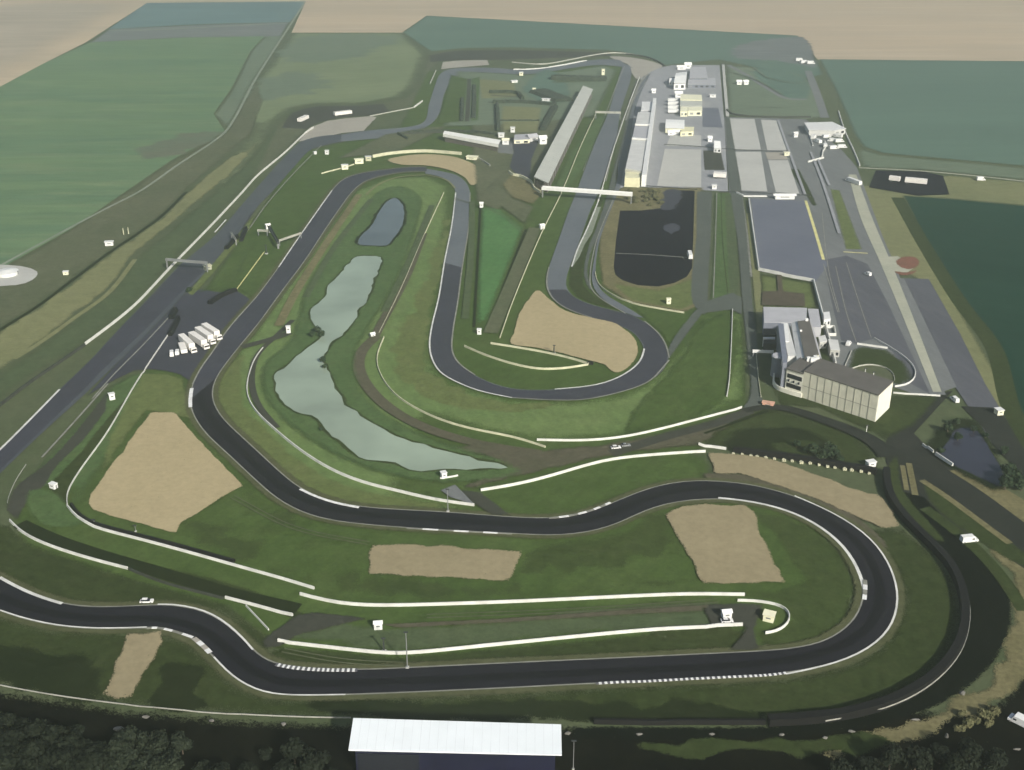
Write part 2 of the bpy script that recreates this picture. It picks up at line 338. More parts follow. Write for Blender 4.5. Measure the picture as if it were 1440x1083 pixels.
def band(name, left, right, mat, rounds=8, rough=0):  # strip between two traced edges
    w = line_pts(left, rounds=rounds) + list(reversed(line_pts(right, rounds=rounds)))
    if rough: w = roughen(w, rough)
    return poly_obj(name, w, mat)
def ribbon(name, px, width, mat, rounds=6, sm=True, w2=None, pts=None, reg=False):
    p = pts if pts is not None else line_pts(px, rounds=rounds, sm=sm)
    z = ZL[0]; ZL[0] += 0.004
    n = len(p); bm = bmesh.new(); prev = None
    a_ = off(p, -.5); ws = [width + ((w2 or width) - width) * i / max(1, n - 1) for i in range(n)]
    for i in range(n):
        d = (a_[i] - p[i]) * 2
        v1 = bm.verts.new((p[i].x + d.x * ws[i] / 2, p[i].y + d.y * ws[i] / 2, z)); v2 = bm.verts.new((p[i].x - d.x * ws[i] / 2, p[i].y - d.y * ws[i] / 2, z))
        if prev: bm.faces.new((prev[1], v2, v1, prev[0]))
        prev = (v1, v2)
    bmesh.ops.recalc_face_normals(bm, faces=bm.faces[:])
    for f in bm.faces:
        if f.normal.z < 0: f.normal_flip()
    me = bpy.data.meshes.new(name); bm.to_mesh(me); bm.free()
    o = link(name, me, M[mat]); o['kind'] = 'structure'
    return o
def kerb(px, width=1.3, blk=2.2, mats=('kerb_white', 'kerb_dark'), rounds=4, h=.12):
    p = line_pts(px, step=blk, rounds=rounds); z = ZL[0]
    bm = bmesh.new(); prev = None; a_ = off(p, width / 2); b_ = off(p, -width / 2)
    for i in range(len(p)):
        r = [bm.verts.new((a_[i].x, a_[i].y, z - .01)), bm.verts.new((a_[i].x, a_[i].y, z + h)), bm.verts.new((b_[i].x, b_[i].y, z + h)), bm.verts.new((b_[i].x, b_[i].y, z - .01))]
        if prev:
            for j in range(3):
                f = bm.faces.new((prev[j], prev[j+1], r[j+1], r[j])); f.material_index = i % 2
        prev = r
    bmesh.ops.recalc_face_normals(bm, faces=bm.faces[:])
    me = bpy.data.meshes.new('kerb'); bm.to_mesh(me); bm.free()
    o = link('kerb', me, [M[mats[0]], M[mats[1]]]); o['kind'] = 'structure'
    return o
# ------------------------------------------------------------------ the ground and everything flat on it
def big_ground():
    bm = bmesh.new(); s = 5000
    vs = [bm.verts.new(v) for v in ((-s, -400, 0), (s, -400, 0), (s, 9600, 0), (-s, 9600, 0))]; bm.faces.new(vs)
    me = bpy.data.meshes.new('ground'); bm.to_mesh(me); bm.free()
    o = link('ground', me, M['ground']); o['kind'] = 'structure'
big_ground()
# far fields
sheet('stubble_field', [(-800,580),(0,122),(60,90),(120,60),(207,4),(430,2),(410,46),(565,46),(600,22),(860,36),(1120,50),(1150,84),(1440,86),(2200,96),(2200,-135),(-800,-135)], 'stubble', sm=False)
sheet('stubble_field', [(-800,560),(-2,118),(60,85),(118,55),(200,3),(80,0),(-800,60)], 'stubble_grey', sm=False)
sheet('crop_field', [(207,4),(430,2),(408,31),(280,34),(153,41)], 'crop_far', sm=False)
sheet('bare_strip', [(153,41),(280,35),(408,31),(396,52),(260,53),(126,60)], 'farm_strip', sm=False)
ribbon('farm_track', [(153,43),(240,41),(330,36),(402,33)], 7, 'farm_track', rounds=2)
sheet('crop_field', [(-500,400),(0,122),(60,90),(126,60),(260,53),(372,51),(352,72),(325,125),(300,160),(316,184),(240,226),(100,322),(0,378),(-300,545)], 'crop_left', sm=False)
sheet('bare_patch', [(186,219),(196,207),(228,196),(262,186),(316,184),(312,193),(288,204),(260,218),(228,224)], 'brown_patch', rough=8)
sheet('grass_margin', [(372,51),(400,50),(360,110),(322,182),(300,162),(326,125),(352,72)], 'verge_far', sm=False)
# grass beyond the circuit
sheet('rough_grass', [(410,46),(565,46),(600,74),(596,90),(585,118),(566,137),(510,146),(440,147),(410,154),(385,174),(362,216),(320,260),(300,262),(330,214),(362,184),(340,160),(362,110)], 'grass_far', sm=False, rough=4)
sheet('rough_grass', [(430,50),(560,50),(545,70),(500,85),(420,90),(385,90)], 'verge_far', rough=25)
sheet('rough_grass', [(370,108),(440,100),(470,120),(430,135),(380,140),(345,150)], 'verge_far', rough=20)
sheet('rough_grass', [(565,46),(600,22),(860,36),(1124,50),(1150,86),(1160,105),(1130,112),(1060,95),(1010,84),(935,92),(900,78),(860,71),(720,67),(650,68),(605,73)], 'crop_teal', sm=False)
sheet('rough_ground', [(1040,62),(1126,52),(1148,88),(1150,96),(1090,86),(1035,82)], 'farm_strip', rough=6)
# right hand fields
sheet('crop_field', [(1150,83),(1440,86),(2200,96),(2200,330),(1440,234),(1330,224),(1240,216),(1212,206),(1200,190),(1188,160),(1170,120)], 'crop_teal', sm=False)
sheet('verge', [(1212,206),(1240,217),(1330,225),(1440,235),(1800,280),(1800,310),(1440,254),(1300,240),(1208,236),(1200,215)], 'verge_far', sm=False)
sheet('rough_grass', [(1208,262),(1335,247),(1440,256),(1800,300),(1800,330),(1440,289),(1330,279),(1272,276),(1330,400),(1400,520),(1460,640),(1440,660),(1300,400),(1240,362),(1190,245)], 'olive_dry', sm=False)
sheet('crop_field', [(1272,276),(1330,280),(1440,290),(1800,332),(2400,420),(2600,1000),(1900,1000),(1440,618),(1417,565),(1405,482),(1355,420),(1305,340)], 'crop_dark', sm=False)
ribbon('verge', [(1262,278),(1300,345),(1350,425),(1398,490),(1420,570),(1452,640)], 9, 'grass_low')
ribbon('farm_track', [(1208,236),(1300,241),(1440,255),(1800,302)], 2.5, 'concrete_warm', rounds=2)
# left verges
sheet('brown_verge', [(316,188),(362,112),(372,140),(355,188),(322,216),(262,268),(225,305),(190,330),(150,358),(105,392),(50,432),(0,464),(-200,590),(-300,640),(-300,548),(0,378),(100,322),(240,228)], 'verge_brown', sm=False, rough=2)
ribbon('farm_track', [(429,3),(405,40),(360,110),(318,184),(300,199),(250,232),(195,270),(150,293),(75,333),(0,374),(-300,545)], 3.0, 'farm_track', rounds=3, w2=2.0)
band('dry_grass', [(345,212),(322,222),(262,272),(225,308),(190,333),(150,360),(105,395),(50,435),(0,467),(-300,660)], [(372,190),(330,240),(295,270),(220,332),(185,362),(150,410),(105,442),(50,487),(0,522),(-300,720)], 'olive_dry', rough=2)
band('rough_grass', [(385,178),(340,235),(300,270),(225,335),(188,364),(152,412),(108,445),(52,489),(0,524),(-300,722)], [(436,176),(360,248),(300,312),(240,374),(190,427),(160,452),(122,482),(40,534),(0,565),(-300,760)], 'verge_dark', rough=1.5)
ribbon('dry_grass', [(190,365),(150,415),(105,447),(60,480),(20,505)], 3, 'olive_dry')
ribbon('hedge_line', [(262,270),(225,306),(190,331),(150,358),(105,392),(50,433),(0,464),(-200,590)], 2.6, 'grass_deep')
sheet('gravel_pad', [(-40,376),(20,373),(52,382),(45,394),(22,401),(-40,400)], 'concrete', rough=1)
sheet('dark_service_band', [(362,232),(388,178),(412,157),(443,149),(510,149),(567,139),(586,122),(598,89),(602,76),(636,71),(720,70),(860,73),(905,82),(934,93),(930,97),(890,82),(860,79),(800,86),(720,86),(620,86),(608,98),(596,128),(592,143),(580,152),(520,162),(485,164),(452,171),(434,181),(362,252),(345,262)], 'verge_brown', sm=False)
band('dark_service_band', [(395,180),(412,159),(443,150),(500,149),(540,146)], [(432,182),(450,172),(485,165),(520,163),(548,157)], 'service', rounds=4)
band('dark_service_band', [(604,78),(640,72),(720,71),(860,74)], [(604,88),(640,85),(720,84),(860,79)], 'service', rounds=4)
# infield grass
sheet('infield_grass', [(600,100),(745,99),(850,88),(885,92),(860,270),(900,350),(1000,430),(1048,440),(1055,580),(980,640),(1000,680),(1150,720),(1210,830),(1180,890),(1060,916),(560,940),(400,935),(320,860),(20,780),(10,700),(200,520),(290,400),(420,215),(560,180)], 'grass', sm=False)
sheet('infield_grass', [(300,545),(312,520),(350,470),(420,370),(500,268),(545,250),(600,248),(632,262),(632,310),(612,420),(600,480),(612,520),(645,543),(720,562),(800,565),(860,558),(905,542),(942,508),(990,445),(1045,440),(1050,560),(980,592),(860,615),(760,620),(690,609),(600,583),(560,690),(660,712),(630,720),(512,714),(448,700),(390,660),(325,600)], 'grass_mid', sm=False)
sheet('infield_grass', [(676,692),(770,672),(860,648),(992,638),(1003,655),(1000,672),(945,678),(900,690),(855,710),(825,722),(770,730),(722,728)], 'grass_bright' if 0 else 'grass', sm=False)
sheet('olive_grass', [(560,470),(620,330),(632,300),(628,360),(612,420),(600,480),(606,520),(650,548),(720,565),(800,568),(700,580),(600,560),(548,500)], 'grass_olive', rough=5)
sheet('olive_grass', [(300,545),(318,515),(345,495),(342,540),(350,575),(392,618),(430,650),(512,688),(640,712),(512,712),(450,698),(392,660),(325,600)], 'grass_olive', rough=2)
sheet('olive_grass', [(520,770),(440,740),(350,690),(320,690),(255,750),(360,800),(440,825),(500,835),(519,800)], 'grass_near', rough=6)
sheet('infield_grass', [(280,725),(345,690),(420,730),(520,752),(518,800),(460,820),(360,790)], 'grass', rough=12)
sheet('near_infield_grass', [(735,776),(800,760),(870,745),(930,722),(950,760),(980,815),(880,830),(720,840),(560,845),(480,838),(520,812),(713,822)], 'grass_near', rough=5)  # slightly darker grass beside the near gravel traps
sheet('infield_grass', [(720,812),(830,790),(930,775),(955,770),(978,812),(880,828),(740,836)], 'grass', rough=8)
sheet('infield_grass', [(1000,832),(1115,822),(1095,770),(1060,720),(1110,728),(1180,772),(1205,830),(1195,862),(1150,900),(1090,912),(1060,890),(1110,870),(1090,850),(1046,842)], 'grass_near', sm=True, rough=3)
sheet('low_grass', [(-200,740),(14,736),(50,764),(137,794),(190,812),(316,846),(350,870),(395,905),(370,920),(340,895),(300,862),(240,849),(150,855),(88,848),(-100,790)], 'grass_low', sm=False)
sheet('low_grass', [(180,803),(250,826),(318,846),(360,856),(412,871),(438,866),(360,830),(300,812),(200,790)], 'grass_low', sm=False)
sheet('low_grass', [(392,908),(470,914),(560,923),(720,909),(920,890),(1044,886),(1060,916),(720,936),(500,946),(410,942),(366,925)], 'grass_low', sm=False)
sheet('low_grass', [(960,880),(1044,884),(1060,915),(980,921),(900,925),(860,915)], 'grass_low', rough=3)
sheet('brown_grass', [(420,865),(530,880),(700,872),(900,850),(1030,850),(1035,880),(900,888),(720,903),(562,918),(470,908),(410,898)], 'verge_dark', rough=2)
# near verges outside the bottom straight and the right hand bend
sheet('low_grass', [(-200,800),(0,862),(60,882),(140,888),(215,888),(270,900),(300,925),(335,962),(380,980),(480,982),(620,976),(840,966),(975,958),(1105,952),(1195,932),(1245,898),(1266,845),(1256,806),(1215,750),(1230,742),(1268,742),(1300,765),(1342,812),(1356,862),(1344,918),(1294,970),(1206,1006),(1080,1018),(870,1018),(494,1014),(360,1010),(176,994),(0,967),(-300,920)], 'grass_low', sm=False)
sheet('deep_grass', [(-100,900),(30,905),(120,925),(155,940),(143,978),(176,992),(60,978),(-100,945)], 'grass_deep', rough=5)
sheet('deep_grass', [(200,975),(225,935),(280,940),(285,985),(330,1000),(270,1003),(190,990)], 'grass_deep', rough=5)
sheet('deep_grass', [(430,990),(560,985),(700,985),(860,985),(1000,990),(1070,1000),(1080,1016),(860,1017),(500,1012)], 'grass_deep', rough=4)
# outside ground at the bottom
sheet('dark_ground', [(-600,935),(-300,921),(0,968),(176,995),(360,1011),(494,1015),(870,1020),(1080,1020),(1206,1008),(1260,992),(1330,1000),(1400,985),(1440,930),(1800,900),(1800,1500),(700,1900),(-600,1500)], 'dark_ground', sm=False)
# service road outside the right hand bend, dry strip beyond it
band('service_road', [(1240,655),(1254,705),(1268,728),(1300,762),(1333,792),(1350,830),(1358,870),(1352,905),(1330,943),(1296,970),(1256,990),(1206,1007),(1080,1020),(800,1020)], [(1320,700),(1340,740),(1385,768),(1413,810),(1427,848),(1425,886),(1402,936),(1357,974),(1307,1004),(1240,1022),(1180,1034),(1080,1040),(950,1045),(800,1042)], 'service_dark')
band('dry_grass', [(1388,768),(1413,806),(1429,848),(1427,886),(1404,936),(1359,974),(1309,1004),(1242,1022),(1180,1034)], [(1445,785),(1490,840),(1492,905),(1452,955),(1405,994),(1338,1024),(1281,1046),(1190,1068),(1150,1062)], 'olive_low', rough=4)
sheet('dry_grass', [(1150,1040),(1240,1028),(1260,1045),(1200,1062),(1080,1066),(900,1060),(900,1050)], 'grass_low', rough=4)
# ground right of the bend
sheet('grey_road', [(1275,560),(1340,550),(1285,610),(1330,655),(1440,722),(1700,860),(1700,930),(1440,800),(1390,768),(1340,742),(1300,700),(1262,690),(1246,650),(1246,622)], 'service_mid', sm=False)
sheet('rough_grass', [(1245,690),(1250,650),(1262,640),(1272,690),(1330,765),(1295,752),(1262,720)], 'grass_low', sm=True)
sheet('rough_grass', [(1297,676),(1340,705),(1400,745),(1440,775),(1500,820),(1420,790),(1375,762),(1310,712)], 'grass_low', sm=True)
ribbon('dry_grass', [(1296,676),(1330,698),(1370,728),(1420,765)], 3, 'olive_low')
ribbon('dry_grass', [(1345,660),(1385,682),(1420,705),(1480,745)], 8, 'olive_low', w2=14)
ribbon('dry_grass', [(1269,655),(1275,690)], 2, 'olive_low'); ribbon('dry_grass', [(1278,652),(1287,697)], 2.5, 'olive_low')
ribbon('rough_grass', [(1300,715),(1350,752),(1400,800),(1440,860)], 5, 'grass_low')
# hill with the wood beside the right bend
sheet('grass_bank', [(985,626),(1040,580),(1085,574),(1130,585),(1180,600),(1225,628),(1240,655),(1238,668),(1180,660),(1100,645),(1020,634)], 'grass_low', sm=True)
sheet('grass_bank', [(1010,626),(1040,604),(1090,598),(1140,604),(1175,624),(1185,645),(1120,645),(1030,632)], 'grass_deep', sm=True, rough=3)
sheet('grass_bank', [(1080,628),(1110,618),(1150,622),(1165,645),(1120,642)], 'grass_low', sm=True, rough=2)
# grass round the club building
sheet('rough_grass', [(1052,280),(1064,385),(1075,470),(1085,545),(1092,572),(1150,575),(1230,612),(1245,622),(1290,600),(1330,555),(1256,556),(1195,548),(1165,500),(1145,396),(1066,384)], 'grass_low', sm=False)
sheet('mown_grass', [(1066,386),(1143,399),(1153,436),(1071,433)], 'grass_olive', sm=False)
sheet('mown_grass', [(1048,300),(1056,300),(1070,390),(1078,470),(1064,470),(1058,400)], 'olive_dry', sm=False)
# paddock
sheet('paddock_asphalt', [(905,100),(945,92),(1012,92),(1018,165),(1024,270),(985,268),(880,262),(868,268),(870,220),(890,140)], 'paddock_light', sm=False)
sheet('paddock_asphalt', [(1018,165),(1133,168),(1185,213),(1205,236),(1240,330),(1295,460),(1330,556),(1290,556),(1256,545),(1195,545),(1165,500),(1145,396),(1068,382),(1052,278),(1026,276)], 'paddock', sm=False)
sheet('rough_grass', [(1018,92),(1060,95),(1130,105),(1150,120),(1162,165),(1134,170),(1100,165),(1020,164)], 'verge_far', sm=False)
sheet('rough_grass', [(1060,96),(1120,104),(1140,118),(1135,140),(1100,138),(1070,120)], 'crop_teal', rough=5)
ribbon('service_road', [(1024,92),(1050,106),(1085,128),(1110,140),(1134,140)], 6, 'paddock')
ribbon('service_road', [(1136,100),(1148,130),(1160,166)], 8, 'paddock')
sheet('violet_asphalt', [(1160,366),(1190,360),(1220,372),(1250,430),(1308,555),(1280,540),(1255,495),(1228,477),(1205,484),(1183,480),(1168,420)], 'paddock_purple', sm=False)
sheet('violet_asphalt', [(1268,392),(1306,393),(1350,470),(1385,540),(1412,585),(1470,690),(1440,672),(1395,625),(1380,600),(1345,548)], 'paddock_purple', sm=False)
sheet('paddock_asphalt', [(1255,392),(1271,392),(1345,545),(1325,552)], 'paddock', sm=False)
sheet('grey_road', [(1352,572),(1396,574),(1412,586),(1475,692),(1440,672),(1396,626),(1384,604)], 'service_mid', sm=False)
sheet('dark_lot', [(1232,240),(1300,242),(1326,248),(1335,274),(1290,276),(1222,264)], 'lot_dark', sm=False)
sheet('grass_strip', [(1166,266),(1182,268),(1214,352),(1188,352)], 'grass_olive', sm=False)
sheet('grass_strip', [(1108,238),(1124,238),(1140,268),(1150,290),(1142,290)], 'grass_low' , sm=False)
sheet('terrace_grass', [(1196,492),(1210,486),(1248,492),(1278,512),(1287,535),(1270,543),(1258,545),(1200,523),(1188,517)], 'grass_low', sm=False)
sheet('terrace', [(1191,523),(1208,514),(1228,513),(1248,518),(1258,527),(1257,537),(1230,532)], 'verge_brown', sm=True)
band('concrete_strip', [(1193,246),(1210,306),(1240,375),(1270,447),(1312,552)], [(1204,246),(1226,306),(1255,375),(1284,447),(1324,552)], 'concrete_warm', rounds=2)
sheet('pale_ground', [(1246,362),(1262,361),(1272,366),(1284,378),(1276,384),(1256,383)], 'concrete_warm', sm=False)
sheet('dirt_circle', [(1258,368),(1268,362),(1284,361),(1293,366),(1292,375),(1280,380),(1266,377)], 'dirt_red', sm=True)
sheet('dirt_circle', [(1256,381),(1272,384),(1290,380),(1284,386),(1266,388)], 'dirt_red', sm=True)
# paved panels in the paddock
for p in ([(1023,167),(1061,168),(1070,211),(1026,211)], [(1027,214),(1070,214),(1079,270),(1031,268)], [(1070,169),(1095,170),(1108,212),(1079,212)], [(1080,226),(1108,226),(1124,273),(1091,271)], [(935,210),(986,211),(986,264),(924,262)], [(943,190),(986,191),(986,207),(937,206)]):
    sheet('concrete_panel', p, 'concrete', sm=False)
sheet('concrete_panel', [(988,152),(1010,152),(1016,180),(988,179)], 'lot_blue', sm=False)
sheet('bare_ground', [(988,212),(1014,212),(1020,240),(990,240)], 'service', sm=False)
sheet('bare_ground', [(1076,215),(1104,215),(1108,225),(1080,225)], 'gravel_grey', sm=False)
sheet('blue_lot', [(1056,281),(1134,283),(1146,325),(1159,366),(1165,372),(1147,397),(1068,381)], 'lot_blue', sm=False)
ribbon('yellow_line', [(1133,283),(1146,325),(1158,366)], 1.9, 'line_yellow', sm=False)
ribbon('white_line', [(1043,278),(1050,330),(1056,390)], 1.6, 'line_faint', rounds=1)
ribbon('yellow_line', [(1186,355),(1220,357)], 1.4, 'line_yellow', sm=False)
for a in ([(1156,300),(1165,380),(1180,440)], [(1158,372),(1178,440)], [(1190,370),(1206,420),(1225,476)], [(1175,375),(1190,440),(1204,482)]):
    ribbon('worn_line', a, .5, 'line_faint', rounds=1)
# dark car park
sheet('grass_surround', [(842,300),(872,264),(990,264),(990,430),(962,441),(882,426),(845,402),(840,360)], 'olive_low', sm=False)
sheet('grass_surround', [(850,392),(868,400),(925,408),(972,392),(988,380),(988,424),(960,438),(885,424)], 'grass_olive', sm=False)
sheet('dark_lot', [(872,297),(900,297),(935,293),(938,268),(977,269),(975,330),(973,378),(966,390),(948,399),(925,404),(896,402),(875,395),(865,387),(863,376),(866,340)], 'lot_dark', sm=False)
ribbon('white_line', [(866,357),(910,359),(966,363)], .9, 'line_faint', sm=False)
sheet('worn_tarmac', [(938,268),(957,268),(955,285),(945,297),(934,296)], 'runoff', rough=4)
sheet('worn_tarmac', [(935,318),(950,314),(955,322),(944,332)], 'runoff', rough=4)
# roads between the car park and the paddock
band('grey_road', [(979,270),(978,330),(974,430),(990,445)], [(1002,270),(1001,330),(998,380),(996,440)], 'service_pale', rounds=2)
band('grass_strip', [(1003,272),(1002,330),(998,400),(996,440)], [(1031,272),(1038,340),(1041,400),(1030,436)], 'grass_bank', rounds=2)
band('grass_strip', [(1018,275),(1020,330),(1024,420)], [(1032,275),(1038,340),(1040,410)], 'verge_dark', rounds=2)
ribbon('pale_line', [(1008,272),(1006,340),(1003,420)], .6, 'line_faint'); ribbon('pale_line', [(1014,272),(1016,340),(1024,420)], .6, 'grass_low')
band('paddock_road', [(1013,90),(1019,165),(1026,270),(1036,340),(1043,430),(1050,500),(1053,560),(1040,578)], [(1019,90),(1027,165),(1044,270),(1052,340),(1060,430),(1068,500),(1072,560),(1082,574)], 'service_pale', rounds=2)
sheet('grey_road', [(990,425),(1030,412),(1045,420),(1045,445),(1028,437),(989,442),(970,467),(942,506),(938,492),(952,465),(970,444)], 'service_pale', sm=False)
sheet('olive_grass', [(990,450),(1028,440),(1022,560),(980,590),(940,600),(880,610),(900,560),(945,515)], 'grass', rough=2)
sheet('infield_grass', [(885,430),(962,442),(975,444),(955,470),(940,488),(925,466),(905,448)], 'grass', sm=False)
# pit straight and pit lane
band('racing_track', [(876,92),(870,110),(855,160),(837,200),(822,240),(807,280),(800,297),(785,340),(772,377),(769,392),(770,408),(782,426),(802,438),(832,448),(860,455),(884,463),(897,475),(906,492),(900,510),(880,527),(852,540),(827,545),(790,549),(757,550),(720,549),(692,541),(668,529),(645,513),(636,497),(637,467),(644,425),(650,377),(659,320),(661,272),(655,257),(640,246),(622,242),(598,238)],
     [(890,92),(886,115),(872,160),(866,200),(853,240),(838,280),(830,297),(815,340),(801,377),(797,390),(796,405),(808,420),(832,430),(857,436),(884,443),(906,453),(926,470),(937,488),(941,505),(933,522),(910,540),(880,551),(857,557),(820,564),(770,564),(720,561),(672,551),(645,540),(622,528),(609,510),(604,490),(607,462),(617,420),(625,370),(635,320),(641,272),(637,262),(625,251),(612,247),(598,245)], 'track_far', rounds=4)
T1 = [(878,92),(886,115),(868,160),(857,200),(838,240)]
band('track_surface', [(770,408),(782,426),(802,438),(832,448),(860,455),(884,463),(897,475),(906,492),(900,510),(880,527),(852,540),(827,545),(790,549),(757,550),(720,549),(692,541),(668,529),(645,513),(636,497),(637,467),(644,425),(650,377)],
     [(797,408),(808,420),(832,430),(857,436),(884,443),(906,453),(926,470),(937,488),(941,505),(933,522),(910,540),(880,551),(857,557),(820,564),(770,564),(720,561),(672,551),(645,540),(622,528),(609,510),(604,490),(607,462),(617,420),(625,370)], 'runoff', rounds=4)
sheet('gravel_trap', [(858,80),(892,82),(931,93),(916,101),(897,112),(889,104),(884,92)], 'gravel_grey')
band('racing_track', [(878,90),(868,84),(845,84),(820,87),(770,96),(740,99),(690,96),(650,96),(632,98),(620,104),(612,120),(604,145),(590,176),(560,181),(520,184),(480,190)], [(890,96),(870,94),(845,92),(820,94),(775,101),(740,105),(690,103),(660,102),(645,106),(634,116),(624,135),(618,160),(602,178),(565,192),(525,196),(480,200)], 'track_far', rounds=4)
sheet('gravel_trap', [(623,88),(640,86),(685,85),(688,92),(640,96),(620,98)], 'gravel_grey', sm=False)
sheet('gravel_trap', [(420,200),(436,180),(460,171),(487,167),(521,164),(530,166),(516,180),(512,185),(481,188),(450,195)], 'gravel_grey', sm=False, rough=1)
band('pit_lane', [(905,108),(893,140),(882,180),(872,225),(866,262),(852,300),(840,340),(834,375),(832,392),(836,408),(848,422),(870,437),(895,447)], [(915,104),(902,130),(892,160),(886,200),(876,245),(872,264),(857,300),(843,340),(838,372),(838,392),(843,406),(858,420),(880,432),(905,448)], 'track_far', rounds=3)
band('pit_lane', [(893,115),(884,150),(876,190),(862,240),(850,285),(836,325),(826,350),(820,382),(822,398),(828,408)], [(903,112),(893,140),(883,180),(870,235),(862,282),(848,322),(834,350),(827,382),(829,396),(836,410)], 'service_pale', rounds=3)
sheet('grass_strip', [(842,282),(850,280),(838,320),(826,350),(820,382),(822,402),(834,416),(856,428),(888,443),(857,434),(832,428),(810,418),(799,403),(801,380),(815,342),(830,300)], 'grass_low', sm=False)
sheet('runoff_paint', [(838,292),(845,292),(833,328),(822,345),(815,362),(806,375),(808,362),(820,335)], 'farm_track', sm=False)
ribbon('white_line', [(848,264),(842,282),(826,322),(812,352),(804,376)], .9, 'line', rounds=2)
ribbon('pale_line', [(862,282),(848,315),(838,342),(830,385),(832,408),(846,422),(880,442)], .7, 'line_faint', rounds=3)
ribbon('pale_line', [(912,104),(902,115),(890,140),(880,170)], 1.8, 'line_faint')
ribbon('white_line', [(878,94),(868,118),(852,160),(835,200),(820,241)], .8, 'line_faint', rounds=2); ribbon('white_line', [(911,112),(890,142),(876,168),(862,215),(852,256)], .8, 'line_faint', rounds=2)
# left straight
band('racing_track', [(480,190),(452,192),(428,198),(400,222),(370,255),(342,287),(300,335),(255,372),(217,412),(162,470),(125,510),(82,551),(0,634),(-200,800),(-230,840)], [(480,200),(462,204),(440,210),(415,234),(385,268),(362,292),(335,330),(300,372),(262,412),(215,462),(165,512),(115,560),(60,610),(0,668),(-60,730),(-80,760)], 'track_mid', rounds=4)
sheet('runoff', [(360,296),(335,332),(300,375),(268,415),(190,522),(152,541),(120,560),(165,512),(215,462),(262,412),(300,372),(335,330),(352,300)], 'runoff', sm=False)
sheet('tarmac_pad', [(262,414),(284,408),(310,412),(334,410),(362,428),(330,462),(300,498),(280,528),(271,546),(264,536),(252,528),(232,523),(212,521),(182,523),(215,470)], 'runoff', sm=False)
band('track_surface', [(255,372),(217,412),(162,470),(125,510),(82,551),(0,634),(-200,800)], [(288,382),(250,418),(200,470),(155,512),(112,556),(60,606),(0,664),(-80,745)], 'runoff', rounds=3)
ribbon('white_line', [(240,445),(196,492),(160,528),(130,562)], .7, 'line_faint')
ribbon('white_line', [(452,205),(410,248),(372,292),(345,330),(300,378)], .7, 'line_faint')
ribbon('white_line', [(84,549),(50,584),(0,634),(-60,690)], 1.1, 'line', rounds=1)
ribbon('white_line', [(318,310),(302,328)], .9, 'line', sm=False)
sheet('grass_strip', [(330,388),(345,358),(372,325),(392,342),(420,336),(435,318),(455,290),(440,307),(417,340),(392,377),(362,424),(334,408),(300,409),(272,414)], 'grass', sm=False)
sheet('olive_grass', [(262,414),(300,370),(330,335),(360,300),(352,322),(320,362),(290,398),(272,417)], 'grass_olive', sm=False)
ribbon('pale_line', [(372,355),(350,385),(333,408)], .7, 'line_yellow', sm=False)
sheet('grass_bank', [(60,646),(100,602),(150,545),(185,525),(212,523),(236,526),(258,534),(267,548),(210,578),(170,630),(125,690),(118,712),(97,712),(98,690),(60,690),(40,690),(15,700)], 'grass_bank', sm=False)
sheet('olive_grass', [(200,526),(236,526),(258,534),(268,560),(285,612),(340,680),(300,640),(262,590),(208,580),(180,615),(140,675),(150,620),(180,560)], 'grass_olive', sm=False, rough=1)
band('service_road', [(155,545),(120,590),(85,632),(50,665),(20,685),(8,720)], [(150,580),(115,625),(78,660),(62,690),(45,700),(25,735)], 'service', rounds=3)
sheet('rough_grass', [(75,676),(110,640),(150,590),(190,545),(150,612),(112,665),(97,690),(96,710),(85,712),(60,705)], 'grass_low', sm=False)
sheet('rough_grass', [(40,690),(75,690),(100,715),(120,740),(70,745),(40,725)], 'grass_bank', sm=True)
ribbon('yellow_line', [(152,541),(125,572),(100,600),(59,645)], .9, 'line_faint', rounds=1)
ribbon('service_strip', [(28,738),(70,758),(150,785),(230,808),(330,838),(420,858)], 6, 'grass_deep')
sheet('service_road', [(412,868),(440,862),(500,868),(520,872),(470,884),(420,896),(395,912),(372,914),(366,904),(385,888),(402,878)], 'service', sm=False)
# main loop, near part
OUT_A = [(-120,800),(-50,838),(0,861),(25,870),(63,880),(101,885),(139,887),(176,886),(207,885),(222,885),(240,888),(272,898),(287,911),(301,926),(318,945),(336,960),(360,972),(382,978),(410,980),(486,979),(612,974),(720,969),(838,963),(972,957),(1080,951),(1110,948),(1156,940),(1193,929),(1221,915),(1244,896),(1259,870),(1264,843),(1257,812),(1249,792),(1235,770),(1215,750),(1187,731),(1155,715),(1117,699),(1080,688),(1050,682),(1007,678),(978,677),(945,680),(907,690),(882,700),(857,711),(827,723),(800,729),(770,731),(720,729),(630,722),(510,715),(472,709),(447,701),(422,689),(390,662),(360,634),(335,611),(312,589),(301,570),(298,555),(303,535),(316,515),(338,487),(362,458),(397,410),(427,370),(460,320),(480,291),(496,270),(515,255),(547,246),(575,242),(600,242)]
IN_A = [(-80,760),(-40,792),(0,814),(23,827),(60,843),(88,851),(112,855),(145,856),(180,855),(215,852),(240,852),(275,857),(300,866),(322,881),(345,903),(357,916),(366,926),(385,935),(408,940),(501,944),(573,941),(720,934),(896,926),(1080,917),(1105,915),(1143,910),(1163,902),(1183,891),(1197,878),(1208,863),(1214,845),(1215,830),(1210,810),(1200,790),(1180,763),(1155,743),(1130,729),(1105,719),(1077,711),(1045,705),(1010,702),(970,704),(932,710),(905,720),(870,738),(843,747),(808,754),(770,755),(720,752),(640,748),(572,744),(510,739),(460,733),(435,726),(410,716),(387,701),(360,677),(325,644),(287,608),(271,582),(267,565),(271,542),(282,520),(298,498),(322,463),(360,420),(392,377),(417,340),(440,307),(467,269),(485,252),(510,244),(547,239),(575,236),(600,236)]
